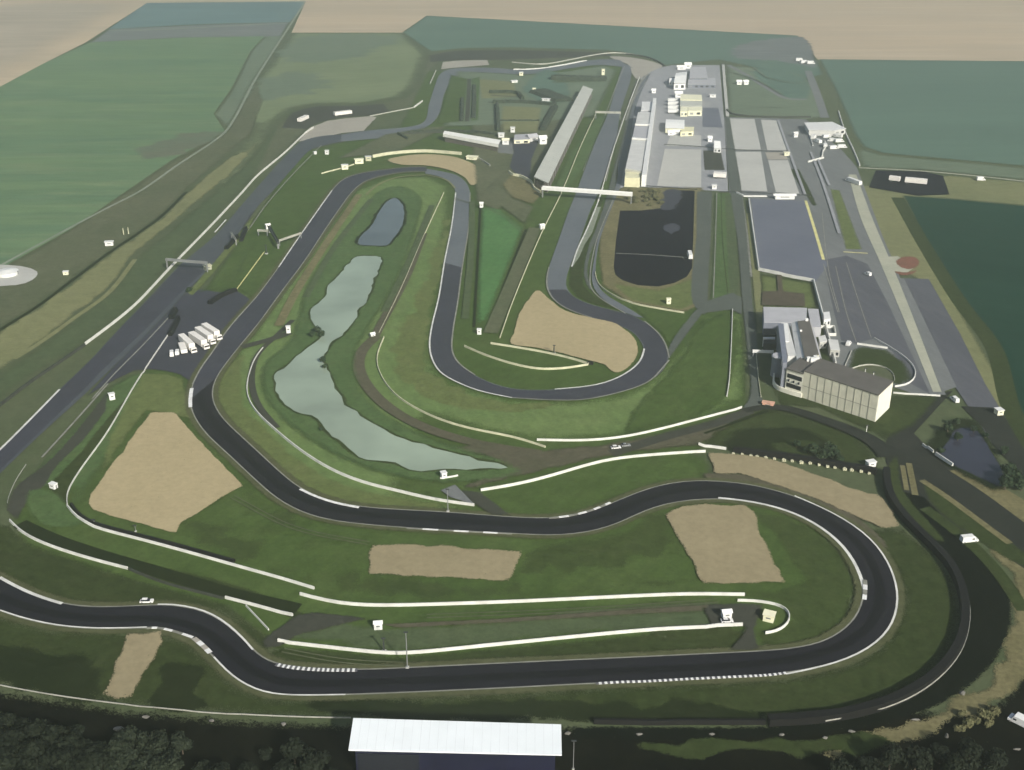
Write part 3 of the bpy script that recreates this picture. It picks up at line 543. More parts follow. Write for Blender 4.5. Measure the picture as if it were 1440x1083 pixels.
sheet('brown_runoff', [(985,668),(1040,668),(1100,680),(1160,700),(1215,735),(1250,770),(1240,780),(1200,742),(1120,702),(1050,684),(1000,679)], 'dirt_path', sm=True)
ribbon('track_shoulder', OUT_A[:46], 15, 'grass_low') if 0 else None
for E in (IN_A, OUT_A):
    p_ = line_pts(E, rounds=6); poly_obj('track_margin', off(p_, 3.4) + list(reversed(off(p_, -3.4))), 'margin')
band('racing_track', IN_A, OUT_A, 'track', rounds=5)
band('track_surface', IN_A[60:], OUT_A[62:], 'runoff', rounds=4)
p_ = line_pts(OUT_A[:62], rounds=10); poly_obj('racing_line', off(p_, -3.2) + list(reversed(off(p_, -7.6))), 'rubbered')
ribbon('edge_line', OUT_A, .55, 'line_faint', rounds=5); ribbon('edge_line', IN_A, .55, 'line_faint', rounds=5)
ribbon('edge_line', [(1117,699),(1155,715),(1187,731),(1215,750),(1235,770),(1249,792),(1257,812),(1264,843),(1259,870),(1244,896),(1221,915),(1193,929),(1156,940),(1105,950)], .7, 'line', rounds=5)
ribbon('edge_line', [(1010,702),(1045,705),(1077,711),(1105,719),(1130,729),(1155,743),(1180,763),(1200,790),(1210,810),(1215,830)], 1.2, 'line', rounds=4)
ribbon('edge_line', [(0,860),(25,869),(63,879),(101,884),(139,886),(176,885),(207,884)], .6, 'line', rounds=4)
ribbon('edge_line', [(222,852),(240,851),(275,856),(300,865),(322,880),(345,902),(356,916)], .7, 'line', rounds=4)
ribbon('edge_line', [(0,814),(23,827),(60,843),(88,851)], 1.3, 'line', rounds=3)
ribbon('edge_line', [(301,926),(318,945),(336,960),(360,972),(382,978),(410,980),(486,979)], .6, 'line', rounds=4)
ribbon('edge_line', [(467,269),(440,307),(417,340),(392,377)], .8, 'line', rounds=2); ribbon('edge_line', [(360,420),(322,463),(298,498),(282,520),(271,542)], .8, 'line_faint', rounds=2)
ribbon('edge_line', [(641,272),(635,320),(625,370),(617,420),(607,462),(604,490),(609,510),(622,528),(645,540),(672,551),(720,561)], .8, 'line', rounds=3)
ribbon('edge_line', [(661,272),(659,320),(650,377),(644,425),(637,467),(636,497),(645,513),(668,529)], .8, 'line_faint', rounds=3)
ribbon('edge_line', [(906,492),(900,510),(880,527),(852,540),(827,545),(780,549)], .9, 'line', rounds=3); ribbon('edge_line', [(906,453),(926,470),(937,488),(941,505)], .8, 'line_faint', rounds=2)
ribbon('edge_line', [(720,561),(770,564),(820,564),(857,557),(880,551),(910,540),(941,508)], .8, 'line_faint', rounds=2)
ribbon('edge_line', [(772,377),(769,392),(770,408),(782,426),(802,438),(832,448)], .8, 'line_faint', rounds=2)
ribbon('edge_line', [(598,247),(560,250),(530,262),(515,275)], 2, 'olive_dry', rounds=3); ribbon('edge_line', [(598,247),(625,252),(640,266)], 1.5, 'olive_dry')
kerb([(388,937),(408,941),(440,944),(470,945),(503,945)], 1.5, .75); kerb([(838,964),(870,962),(905,961),(960,958),(1020,955),(1080,952),(1105,949)], 1.0, .8)
kerb([(422,690),(447,702),(472,710),(505,716)], 1.2, 3, ('kerb_white', 'kerb_white')); kerb([(572,745),(640,749),(720,753)], .9, 5, ('kerb_white', 'line_faint'))
kerb([(772,731),(800,729),(827,722),(845,715),(858,709)], 1.1, 5, ('kerb_white', 'line_faint')); kerb([(1216,818),(1217,832),(1215,846)], 1.5, 3, ('kerb_white', 'line_faint'))
kerb([(207,886),(219,884),(240,888),(272,899)], 1.0, 4, ('kerb_white', 'line_faint')); kerb([(273,900),(286,910),(296,921)], 1.7, 3, ('kerb_white', 'gravel_grey')); kerb([(268,575),(267,562),(270,548)], 1.7, 6, ('kerb_white', 'kerb_white'))
sheet('service_road', [(985,852),(1036,850),(1075,852),(1068,872),(1062,890),(1070,917),(1020,918),(1043,895),(1046,884),(1000,884)], 'service', sm=False)
sheet('service_strip', [(530,880),(700,872),(900,858),(1000,852),(990,862),(900,866),(700,879),(560,886)], 'dirt_path', sm=False)
# gravel traps
sheet('gravel_trap', [(757,409),(745,420),(731,440),(722,470),(719,486),(750,490),(782,497),(820,507),(850,515),(866,527),(882,520),(896,502),(895,482),(880,465),(860,454),(830,448),(795,438),(772,421)], 'gravel', rough=.5)
sheet('gravel_trap', [(212,581),(247,582),(262,600),(290,630),(342,685),(325,694),(300,710),(275,725),(257,737),(247,752),(215,744),(190,737),(155,727),(132,719),(125,710),(127,697),(150,664),(175,632),(194,605)], 'gravel', sm=False, rough=.8)
sheet('gravel_trap', [(525,768),(585,767),(640,770),(685,774),(736,776),(728,800),(714,820),(640,816),(570,812),(517,810),(519,790)], 'gravel_low', sm=False, rough=1.6)
sheet('gravel_trap', [(935,725),(960,714),(990,710),(1045,712),(1062,722),(1072,755),(1085,785),(1107,822),(1080,823),(1020,824),(988,825),(975,800),(955,762)], 'gravel_low', sm=False, rough=1.4)
sheet('gravel_trap', [(994,638),(1030,640),(1080,646),(1130,662),(1180,681),(1220,694),(1236,696),(1250,705),(1262,728),(1267,742),(1240,746),(1205,729),(1155,706),(1117,693),(1080,680),(1040,670),(1002,668),(1000,655)], 'gravel_low', sm=False, rough=1.4)
sheet('gravel_trap', [(178,893),(227,889),(224,905),(222,916),(209,949),(197,971),(188,986),(165,984),(144,979),(159,949),(169,921)], 'gravel_low', sm=False, rough=1.8)
sheet('gravel_trap', [(545,226),(570,220),(598,218),(635,221),(667,232),(685,246),(664,262),(652,250),(630,240),(598,234),(565,233)], 'gravel')
# central infield
sheet('rough_ground', [(660,165),(560,215),(470,225),(540,190),(600,180),(700,175),(790,168),(800,190),(745,262),(700,300),(668,285),(665,250)], 'verge_brown', sm=False)
sheet('rough_grass', [(640,100),(745,106),(800,100),(850,92),(870,100),(840,165),(800,170),(700,178),(620,180)], 'verge_far', sm=False)
for p in ([(672,112),(725,116),(728,138),(676,140)], [(705,150),(763,152),(760,170),(704,170)], [(705,172),(760,171),(758,187),(706,188)]):
    sheet('camp_field', p, 'olive_dry', sm=False)
sheet('mown_grass', [(633,105),(660,112),(655,172),(612,176)], 'grass', sm=False); sheet('mown_grass', [(662,112),(676,108),(674,170),(660,172)], 'grass_bank', sm=False)
for a in ([(660,112),(657,172)], [(690,135),(735,138)], [(686,145),(778,146),(766,170)]): ribbon('service_strip', a, 4, 'service', sm=False)
sheet('teal_grass', [(735,120),(770,98),(795,112),(796,145),(770,148),(740,135)], 'crop_teal', rough=4)
sheet('dark_hedge_ground', [(775,108),(850,108),(852,116),(775,118)], 'verge_dark', sm=False)
sheet('rough_grass', [(838,165),(855,162),(825,235),(795,275),(778,262),(800,215)], 'grass_bank', sm=False)
sheet('tarmac_lot', [(716,196),(735,192),(760,196),(748,225),(745,258),(725,246),(716,236),(722,215)], 'runoff', sm=False)
sheet('tarmac_lot', [(700,200),(720,200),(722,218),(700,216)], 'paddock', sm=False)
sheet('olive_bank', [(704,262),(718,245),(745,256),(768,270),(750,290),(720,280)], 'olive_low', sm=False)
sheet('olive_bank', [(668,282),(700,250),(720,278),(752,292),(740,320),(700,290)], 'verge_brown', sm=False)
sheet('mown_grass', [(676,290),(705,296),(738,322),(712,390),(688,452),(668,460),(670,380)], 'grass_bright', sm=False)
ribbon('dark_strip', [(676,290),(672,370),(667,462)], 1.2, 'grass_deep', sm=False); ribbon('dark_strip', [(740,324),(714,392),(690,456)], 1.6, 'grass_deep', sm=False)
ribbon('grey_strip', [(752,322),(728,380),(706,432),(690,470)], 8, 'verge_brown')
ribbon('grey_strip', [(664,285),(662,360),(654,450)], 4, 'verge_dark')
ribbon('dirt_road', [(530,475),(508,495),(504,520),(520,550),(550,578),(600,605),(680,628),(760,640)], 6, 'dirt_path')
ribbon('dirt_road', [(596,330),(570,395),(535,460),(526,478)], 5, 'dirt_path')
ribbon('grass_strip', [(608,290),(575,370),(540,440)], 4, 'verge_dark')
sheet('dirt_ground', [(680,622),(760,634),(860,624),(960,604),(1040,580),(1050,582),(1000,620),(985,630),(880,640),(800,656),(720,676),(670,690),(640,690),(700,664),(690,650),(620,632)], 'dirt_path', sm=False, rough=2)
sheet('service_road', [(676,694),(640,690),(668,712),(690,727),(722,729),(700,712)], 'service', sm=False)
sheet('service_road', [(620,692),(640,684),(668,712),(634,702)], 'paddock', sm=False)
ribbon('service_road', [(860,640),(950,612),(1000,600),(1055,580)], 6, 'service')
ribbon('dark_strip', [(990,612),(1030,598),(1080,580)], 1.5, 'grass_deep')
ribbon('service_road', [(1046,580),(1090,572),(1150,590),(1200,608),(1235,625),(1250,645)], 4.5, 'service_mid', w2=9)
ribbon('service_road', [(340,490),(380,480),(408,470)], 5, 'service'); ribbon('service_road', [(412,452),(385,478),(362,500),(354,530),(362,570),(390,604)], 3, 'service')
sheet('pond_bank', [(430,400),(480,330),(535,268),(560,262),(592,275),(590,320),(560,400),(520,470),(505,500),(520,560),(600,612),(720,652),(740,668),(640,684),(540,672),(470,645),(400,600),(368,560),(366,515),(400,485)], 'grass_bank')
ribbon('olive_grass', [(505,275),(455,350),(412,420),(392,460)], 5, 'olive_low'); ribbon('grass_strip', [(522,282),(470,350),(430,420)], 4, 'verge_dark')
UP_P = [(555,280),(564,287),(568,297),(565,320),(553,337),(544,347),(525,347),(506,346),(510,331),(522,320),(535,297),(545,285)]
LO_P = [(502,363),(520,362),(535,364),(532,380),(524,400),(520,417),(507,435),(497,452),(485,470),(470,482),(456,500),(454,512),(460,522),(470,542),(480,560),(492,577),(515,592),(540,607),(567,620),(610,632),(660,645),(700,654),(712,660),(690,662),(640,662),(610,664),(577,662),(555,654),(530,650),(497,640),(480,626),(455,607),(445,592),(415,580),(397,567),(390,552),(391,525),(410,512),(435,490),(453,474),(450,465),(437,447),(440,437),(457,420),(460,407),(480,385),(492,372)]
def bank(pts, amt, mat):
    w = catmull([P(*a) for a in pts], True, 3); ar = sum(w[i-1].x * w[i].y - w[i].x * w[i-1].y for i in range(len(w)))
    poly_obj('pond_bank', roughen(off(w + [w[0]], amt if ar > 0 else -amt)[:-1], 1.0), mat, feather=1.2)
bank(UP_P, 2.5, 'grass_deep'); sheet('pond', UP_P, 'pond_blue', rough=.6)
bank(LO_P, 1.8, 'grass_low'); sheet('pond', LO_P, 'pond_pale', rough=1.7)
sheet('pond_bank', [(1300,630),(1322,600),(1345,588),(1380,595),(1395,620),(1412,650),(1425,690),(1400,695),(1350,668)], 'grass_deep', rough=2)
sheet('pond', [(1342,607),(1358,604),(1372,607),(1384,621),(1396,642),(1408,662),(1408,688),(1391,681),(1362,666),(1338,655),(1318,645),(1330,628)], 'pond_slate', rough=.8)
# faint tracks and worn marks in the far grass and paddock
for a in ([(1020,100),(1060,112),(1100,134)], [(1060,96),(1085,112),(1120,118),(1134,116)], [(1026,158),(1060,152),(1100,152)], [(1094,170),(1110,215),(1132,275)], [(1140,215),(1158,262),(1180,330)], [(1150,225),(1166,262)]):
    ribbon('worn_track', a, 2.0, 'verge_far' if a[0][1] < 165 else 'paddock_light', rounds=2)
ribbon('worn_track', [(1017,92),(1020,130),(1023,165)], 3, 'concrete', rounds=1)
for a in ([(640,280),(700,300),(740,330)], [(330,700),(420,745),(520,765)], [(1010,850),(900,858),(760,866),(600,872)], [(400,915),(480,930),(570,935)]):
    ribbon('wheel_track', a, .5, 'verge_brown', rounds=3); ribbon('wheel_track', None, .5, 'verge_brown', pts=off(line_pts(a, rounds=3), 1.9))
# ------------------------------------------------------------------ things
def tag(o, label, cat, group=None):
    o['label'] = label; o['category'] = cat
    if group: o['group'] = group
    return o
def empty(name, loc, rz=0, label=None, cat=None, group=None):
    o = bpy.data.objects.new(name, None); C.objects.link(o); o.location = loc; o.rotation_euler = (0, 0, rz)
    if label: tag(o, label, cat, group)
    return o
class MB:
    def __init__(s): s.bm = bmesh.new()
    def box(s, c, d, rz=0, taper=None, mi=0):
        hx, hy, hz = d[0] / 2, d[1] / 2, d[2] / 2; t = taper or (1, 1); vs = []
        cr, sr = math.cos(rz), math.sin(rz)
        for sz, k in ((-1, (1, 1)), (1, t)):
            for sx, sy in ((-1, -1), (1, -1), (1, 1), (-1, 1)):
                x, y = sx * hx * k[0], sy * hy * k[1]
                vs.append(s.bm.verts.new((c[0] + x * cr - y * sr, c[1] + x * sr + y * cr, c[2] + sz * hz)))
        for f in ((3, 2, 1, 0), (4, 5, 6, 7), (0, 1, 5, 4), (1, 2, 6, 5), (2, 3, 7, 6), (3, 0, 4, 7)):
            s.bm.faces.new([vs[i] for i in f]).material_index = mi
        return s
    def prism(s, pts, z0, z1, mi=0, top=None):
        n = len(pts); a = [s.bm.verts.new((p[0], p[1], z0)) for p in pts]; tp = top or pts
        b = [s.bm.verts.new((p[0], p[1], (z1[i] if isinstance(z1, (list, tuple)) else z1))) for i, p in enumerate(tp)]
        s.bm.faces.new(list(reversed(a))).material_index = mi; s.bm.faces.new(b).material_index = mi
        for i in range(n): s.bm.faces.new((a[i], a[(i+1) % n], b[(i+1) % n], b[i])).material_index = mi
        return s
    def cyl(s, c, r, h, n=14, r2=None, axis='z', mi=0):
        r2 = r if r2 is None else r2; ra, rb = [], []
        for i in range(n):
            t = 2 * math.pi * i / n; x, y = math.cos(t), math.sin(t)
            if axis == 'z': ra.append((c[0] + r*x, c[1] + r*y, c[2])); rb.append((c[0] + r2*x, c[1] + r2*y, c[2] + h))
            elif axis == 'y': ra.append((c[0] + r*x, c[1] - h/2, c[2] + r*y)); rb.append((c[0] + r2*x, c[1] + h/2, c[2] + r2*y))
            else: ra.append((c[0] - h/2, c[1] + r*x, c[2] + r*y)); rb.append((c[0] + h/2, c[1] + r2*x, c[2] + r2*y))
        a = [s.bm.verts.new(v) for v in ra]; b = [s.bm.verts.new(v) for v in rb]
        s.bm.faces.new(list(reversed(a))).material_index = mi; s.bm.faces.new(b).material_index = mi
        for i in range(n): s.bm.faces.new((a[i], a[(i+1) % n], b[(i+1) % n], b[i])).material_index = mi
        return s
    def build(s, name, mat, parent=None, bevel=0):
        bmesh.ops.recalc_face_normals(s.bm, faces=s.bm.faces[:])
        if bevel: bmesh.ops.bevel(s.bm, geom=s.bm.edges[:], offset=bevel, segments=2, affect='EDGES', profile=.6)
        me = bpy.data.meshes.new(name); s.bm.to_mesh(me); s.bm.free()
        return link(name, me, [M[x] for x in mat] if isinstance(mat, (list, tuple)) else M[mat], parent)
def G(x, y):
    p = P(x, y); p.z = gz(p.x, p.y); return p
def copy_tree(o, loc=None, rz=None, scale=None):
    c = o.copy(); C.objects.link(c)
    if loc is not None: c.location = loc
    if rz is not None: c.rotation_euler = (0, 0, rz)
    if scale is not None: c.scale = scale
    for ch in list(o.children):
        d = ch.copy(); C.objects.link(d); d.parent = c; d.matrix_parent_inverse = ch.matrix_parent_inverse.copy()
        for g in list(ch.children):
            e = g.copy(); C.objects.link(e); e.parent = d
    return c
def heading(a, b):
    p, q = P(*a), P(*b); return math.atan2(q.y - p.y, q.x - p.x)
# ---- walls and barriers: a run along a traced line with a solid cross section
def run_mesh(p, h, t, top=.7, lift=0, closed_step=None):
    bm = bmesh.new(); prev = None; a0, b0 = off(p, t / 2), off(p, -t / 2); a1, b1 = off(p, t * top / 2), off(p, -t * top / 2)
    for i in range(len(p)):
        z = gz(p[i].x, p[i].y) - (.05 if not lift else -lift)
        hh = h[0] + (h[1] - h[0]) * i / max(1, len(p) - 1) if isinstance(h, tuple) else h
        r = [bm.verts.new((a0[i].x, a0[i].y, z)), bm.verts.new((a1[i].x, a1[i].y, z + hh)), bm.verts.new((b1[i].x, b1[i].y, z + hh)), bm.verts.new((b0[i].x, b0[i].y, z))]
        if prev:
            for j in range(4): bm.faces.new((prev[j], prev[(j+1) % 4], r[(j+1) % 4], r[j]))
        else: bm.faces.new(r)
        prev = r
    bm.faces.new(list(reversed(prev))); bmesh.ops.recalc_face_normals(bm, faces=bm.faces[:])
    return bm
def wall(label, px, h=.95, t=.45, mat='barrier', name='barrier', cat='barrier', group=None, rounds=4, sm=True, top=.6, step=4):
    p = line_pts(px, step=step, rounds=rounds, sm=sm)
    if not sm: p = [q for i in range(len(p) - 1) for q in [p[i].lerp(p[i+1], k / 6) for k in range(6)]] + [p[-1]]
    bm = run_mesh(p, h, t, top); me = bpy.data.meshes.new(name); bm.to_mesh(me); bm.free()
    return tag(link(name, me, M[mat]), label, cat, group)
def rail_fence(label, px, h=1.0, mat='guardrail', post=4.0, group=None, name='guardrail', cat='guardrail', rounds=5, rail=.45):
    p = line_pts(px, step=post, rounds=rounds); root = empty(name, (0, 0, 0), 0, label, cat, group)
    bm = run_mesh(p, rail, .14, 1, lift=h - rail); me = bpy.data.meshes.new('rail'); bm.to_mesh(me); bm.free(); link('rail', me, M[mat], root)
    mb = MB(); pts = p if len(p) <= 90 else p[::max(1, len(p) // 90)]
    for k, q in enumerate(pts):
        m = MB(); z = gz(q.x, q.y); m.box((q.x, q.y, z + h * .48), (.14, .14, h * .96)); m.build('post', 'steel_dark', root)
    mb.bm.free()
    return root
B = 'white trackside barriers'
wall('long white wall following the outside of the left straight beside the dark verge', [(441,181),(430,188),(400,216),(360,250),(342,270),(300,315),(240,377),(190,430),(160,455),(120,485)], 1.5, .7, group=B)
wall('dark earth-topped wall carrying on from the long white wall at the left edge', [(119,486),(80,513),(40,540),(0,571),(-60,615)], 1.3, 1.6, 'fence_dark', group=None)
wall('thin straight white wall between the trailers and the big left gravel trap', [(240,468),(225,490),(192,540),(150,612),(112,665),(98,688),(94,700),(95,712)], .8, .4, group=B, rounds=2)
wall('white wall running down right along the lower edge of the big left gravel trap', [(95,714),(107,732),(132,743),(190,758),(250,774),(360,805),(400,816),(442,829)], 1.1, .6, group=B)
wall('curved white wall at the lower left corner beside the service strip', [(14,733),(25,746),(50,761),(87,775),(137,790),(180,801)], 1.1, .6, group=B)
wall('dark low wall linking the lower left curved wall to the short white one', [(182,802),(210,814),(239,824),(280,834),(314,843)], 1.0, .7, 'fence_dark')
wall('short white wall above the diagonal wall at the lower left escape road', [(317,842),(360,853),(412,868)], 1.1, .6, group=B)
wall('short diagonal white wall next to the inside of the lower left chicane', [(346,853),(360,868),(378,887)], .8, .4, group=B)
wall('long white wall above the service lane of the infield strip', [(422,837),(461,848),(511,853),(562,853),(720,848),(871,841),(972,837),(1047,838)], 1.2, .6, group=B)
wall('long white wall below the service lane beside the bottom straight', [(391,904),(461,912),(536,920),(562,921),(720,906),(821,896),(922,887),(1044,882)], 1.2, .6, group=B)
wall('white wall bent in a hairpin around the cream hut', [(1037,846),(1060,846),(1080,849),(1100,853),(1110,862),(1112,872),(1104,883),(1092,890),(1076,892)], 1.0, .5, group=B)
wall('white wall on the near side of the pale pond along the curving track', [(370,491),(360,503),(350,530),(347,545),(349,562),(360,580),(392,610),(430,640),(472,665),(510,680),(560,692),(610,704),(667,712)], 1.2, .6, group=B)
wall('thin pale wall running straight down the grass on the far side of the ponds', [(624,272),(595,335),(565,405),(533,470)], .9, .4, 'barrier_cream', group=B)
wall('pale wall curving round the far side of the pale pond below the small hut', [(540,475),(530,502),(532,520),(542,540),(560,560),(597,582),(635,597),(680,608),(720,615),(767,630)], 1.0, .5, 'barrier_cream', group=B)
wall('white wall rising to the right from the dirt ground to the paddock road', [(755,620),(820,621),(870,617),(920,607),(970,594),(1043,575)], 1.1, .5, group=B)
wall('white wall along the dirt ground above the sweeping bend', [(676,691),(720,684),(770,672),(820,657),(860,647),(920,641),(992,636)], 1.2, .6, group=B)
wall('short white wall leading into the row of tyre bundles', [(982,628),(1000,630),(1021,633)], 1.2, .6, group=B, rounds=0)
wall('white wall along the upper edge of the grass wedge in the middle hairpin', [(690,484),(740,492),(782,500),(810,507),(828,513)], 1.1, .5, 'barrier_cream', group=B)
wall('white wall along the lower edge of the grass wedge in the middle hairpin', [(653,488),(680,500),(720,513),(745,519),(765,521),(800,519),(827,514)], 1.1, .5, 'barrier_cream', group=B)
wall('thin yellowish wall along the grass beside the pit straight down to the gravel', [(837,163),(815,211),(792,267),(760,332),(720,428),(703,476)], 1.0, .4, 'barrier_cream', group=B, rounds=1)
wall('white wall curving below the dark car park towards the grey access road', [(837,385),(842,402),(860,415),(882,426),(920,434),(962,441)], 1.0, .5, 'barrier_cream', group=B)
wall('short upright white wall on the grass left of the paddock road', [(1030,437),(1028,490),(1025,540),(1022,559)], .9, .5, group=B, rounds=1)
wall('thin pale wall along the right side of the paddock road by the club building', [(1063,497),(1066,530),(1070,560)], .7, .3, 'barrier_cream', group=B, rounds=1)
wall('white wall with a corner along the blue-grey lot beside the club building terrace', [(1053,283),(1067,381),(1144,397),(1175,514)], 1.9, 1.0, group=B, sm=False)
wall('white curved wall sweeping round the terrace grass right of the club building', [(1229,477),(1245,486),(1260,495),(1280,510),(1289,525),(1286,537),(1272,544),(1258,545)], .9, .5, group=B)
wall('straight white wall crossing the terrace grass at the paddock edge', [(1205,485),(1248,491)], 1.0, .7, group=B, sm=False)
wall('low pale ring wall around the small round terrace by the club building', [(1191,523),(1208,514),(1228,513),(1248,518),(1258,527),(1258,536)], .7, .3, 'guardrail')
wall('white wall running right from the club building end to the concrete strip', [(1256,553),(1290,556),(1322,558)], .8, .6, group=B, rounds=0)
wall('thin white wall dropping from the paddock to the club building roof edge', [(1197,495),(1188,516)], .7, .4, 'guardrail', sm=False)
wall('white pond-side wall nearer the road junction', [(1297,627),(1312,639)], 1.2, .6, group='short walls beside the slate pond', sm=False)
wall('white pond-side wall farther down the slope', [(1315,642),(1339,658)], 1.4, .8, group='short walls beside the slate pond', sm=False)
wall('thick cream wall curving over the gravel of the far left hairpin', [(524,222),(545,218),(575,215),(600,214),(625,216),(649,218)], 2.4, 1.4, 'barrier_cream', group=B)
wall('thin pale wall on the right of the cream hairpin wall', [(672,224),(682,230),(689,235)], 1.4, .8, 'guardrail')
wall('low yellowish wall at the left end of the far hairpin beside the blocks', [(452,245),(465,241),(480,238),(498,232)], 1.0, .5, 'barrier_cream')
wall('pale wall under the white-roofed far grandstand towards the left', [(560,190),(590,189),(624,187)], 1.2, 1.2, 'fence_dark')
wall('pale far wall rounding the top bend before the pit straight', [(722,99),(745,98),(770,96),(800,91),(825,86)], 1.3, .9, group=B)
wall('pale outer wall along the top of the circuit', [(720,88),(760,91),(800,85),(830,79),(860,75),(885,76),(905,80)], 1.2, .8, 'guardrail')
wall('dark wall behind the gravel at the end of the pit straight', [(880,77),(905,80),(925,87),(935,94)], 1.6, 1.6, 'fence_dark')
wall('pale short wall at the far left bend on the grass', [(520,164),(560,156),(582,152)], 1.0, .6, 'guardrail'); wall('pale chunky wall at the end of the far left grass bend', [(582,152),(594,143)], 1.5, 1.0, sm=False)
wall('short white wall inside the far hairpin top left', [(605,118),(613,100)], 1.4, 1.0, 'guardrail', sm=False)
wall('dark curved tyre wall on the tarmac right of the small gantry post', [(332,410),(318,415),(306,421),(295,429)], 2.2, 3.0, 'rubber', 'tyre_wall', 'tyre wall')
wall('dark straight tyre wall pointing at the trailers at the top of the thin wall', [(251,450),(246,462),(239,474)], 2.2, 2.6, 'rubber', 'tyre_wall', 'tyre wall')
wall('short dark tyre wall alone on the left straight tarmac', [(247,438),(241,450)], 2.2, 3.2, 'rubber', 'tyre_wall', 'tyre wall', sm=False)
wall('dark tyre wall at the tip of the grass wedge in the middle hairpin', [(826,512),(834,513)], 1.4, 1.6, 'rubber', 'tyre_wall', 'tyre wall', sm=False)
wall('dark tyre wall on the grass right of the left straight', [(318,352),(328,342),(334,335)], 2.2, 2.6, 'rubber', 'tyre_wall', 'tyre wall'); wall('dark tyre wall end nearest the far part of the left straight', [(339,340),(346,324)], 2.4, 2.6, 'rubber', 'tyre_wall', 'tyre wall', sm=False)
wall('black tyre wall sweeping all round the lower right bend', [(1246,665),(1247,690),(1253,706),(1266,726),(1300,760),(1330,790),(1344,810),(1353,833),(1358,860),(1356,886),(1345,917),(1324,945),(1294,970),(1256,990),(1206,1006),(1156,1014),(1080,1018)], 2.7, 3.0, 'rubber', 'tyre_wall', 'tyre wall', top=.9)
wall('white pit wall running the length of the pit straight', [(899,110),(885,146),(873,180),(858,226),(849,258),(841,284)], 1.2, .6, group=B, rounds=2)
rail_fence('pale guardrail behind the black tyre wall of the lower right bend', [(1256,702),(1272,726),(1305,758),(1336,790),(1351,812),(1361,835),(1366,862),(1363,890),(1352,921),(1331,948),(1300,974),(1262,994),(1210,1010),(1160,1018)], 1.1)
rail_fence('thin guardrail along the lower left edge above the woods', [(-60,954),(0,967),(76,981),(176,994),(277,1004),(360,1009),(430,1012),(494,1013)], 1.0)
wall('straight black tyre wall along the bottom grass right of the white roof', [(835,1017),(871,1018),(960,1018),(1076,1018)], 1.5, 1.4, 'rubber', 'tyre_wall', 'tyre wall', rounds=1)
wall('black run standing in for the shadow of the white wall at the foot of the big left gravel trap', [(101,712),(112,729),(134,739),(190,753),(255,770),(330,791)], 1.2, 1.3, 'rubber', 'tyre_wall', 'tyre wall')  # added dark run standing in for the white wall's shadow
rail_fence('pale curved guardrail at the left edge service loop', [(37,655),(25,672),(15,690),(11,712)], .9)
rail_fence('thin pale rail on the wide concrete apron at the top right of the car park', [(902,262),(935,265),(980,268)], .8, 'steel_dark')
rail_fence('dark rail across the lower edge of the pale paddock panels', [(1012,271),(1060,273),(1140,277)], 1.2, 'steel_dark'); rail_fence('dark rail across the middle of the pale paddock panels', [(934,205),(985,208),(1030,212),(1100,215)], 1.2, 'steel_dark')
wall('white kerbside wall at the corner of the blue-grey lot', [(1036,272),(1046,277),(1078,277)], .9, 1.6, group=B, sm=False)
wall('low dark hedge-like wall across the far paddock grass', [(1022,156),(1030,162),(1060,165),(1110,166),(1140,166)], 1.6, 1.8, 'fence_dark')
HD = 'dark hedges in the far camping enclosures'
def hedge(label, px, h=3.0, t=3.5, group=HD):
    p = line_pts(px, step=2.5, rounds=0); bm = run_mesh(p, h, t, .75)
    bmesh.ops.subdivide_edges(bm, edges=bm.edges[:], cuts=1, use_grid_fill=True)
    for v in bm.verts:
        k = mnoise.noise_vector(v.co * .45); v.co += Vector((k.x * .7, k.y * .7, k.z * .6))
    me = bpy.data.meshes.new('hedge'); bm.to_mesh(me); bm.free(); return tag(link('hedge', me, M['hedge']), label, 'hedge', group)
hedge('long dark hedge along the top of the far camping enclosure', [(693,146),(735,146),(782,150)])
hedge('dark hedge down the left side of the far camping enclosure', [(699,149),(700,170),(701,186)])
hedge('slanting dark hedge on the right side of the far camping enclosure', [(781,153),(772,168),(763,185)], 3.0, 6)
hedge('dark hedge above the far camping enclosure ending in a bend', [(688,132),(710,132),(726,133),(735,141)])
hedge('broad dark hedge above the long grandstand', [(775,112),(810,113),(853,114)], 4.0, 12)
hedge('dark hedge wedge left of the top of the long grandstand', [(756,130),(775,137),(793,144)], 3.0, 22)
hedge('thin dark hedge through the middle of the far camping enclosure', [(703,171),(735,171),(758,171)], 1.2, 1.2)
hedge('dark hedge line running behind the narrow white grandstand roof', [(575,189),(640,186),(700,191)], 2.2, 2.5)
hedge('short dark slanting hedge at the left end of the far grandstand bank', [(560,190),(566,193),(573,197)], 2.0, 2.5)
hedge('dark hedge beside the far left grass lanes', [(650,140),(650,155),(649,172)], 2.0, 3.5); hedge('second dark hedge beside the far left grass lanes near the camping field', [(667,122),(667,145),(666,168)], 2.0, 4)
# ---- row of tyre bundles
z0 = [(262,390),(322,395),(385,405),(437,412),(500,420),(562,427),(625,437),(690,443),(747,453),(812,462),(873,475),(935,487),(997,495),(1065,505),(1118,512),(1180,522),(1240,536)]
TB = [(980 + a / 5.143, 560 + b / 5.143 + 1.5) for a, b in z0]
wall('black tyre wall behind the white tyre bundles above the right gravel trap', [(x, y - 1.5) for x, y in TB] + [(1232,667)], 2.3, 2.2, 'rubber', 'tyre_wall', 'tyre wall', top=.95)
def tyre_bundle(loc):
    root = empty('tyre_bundle', loc)
    for k in range(3):
        m = MB()
        for (dx, dy) in ((-.55, 0), (.55, 0), (0, .8)): m.cyl((dx, dy - 1.6, .05 + k * .5), .62, .42, 12).cyl((dx, dy - 1.6, .47 + k * .5), .4, .02, 10)
        m.build('tyre_layer', 'barrier_cream', root)
    return root
first = None
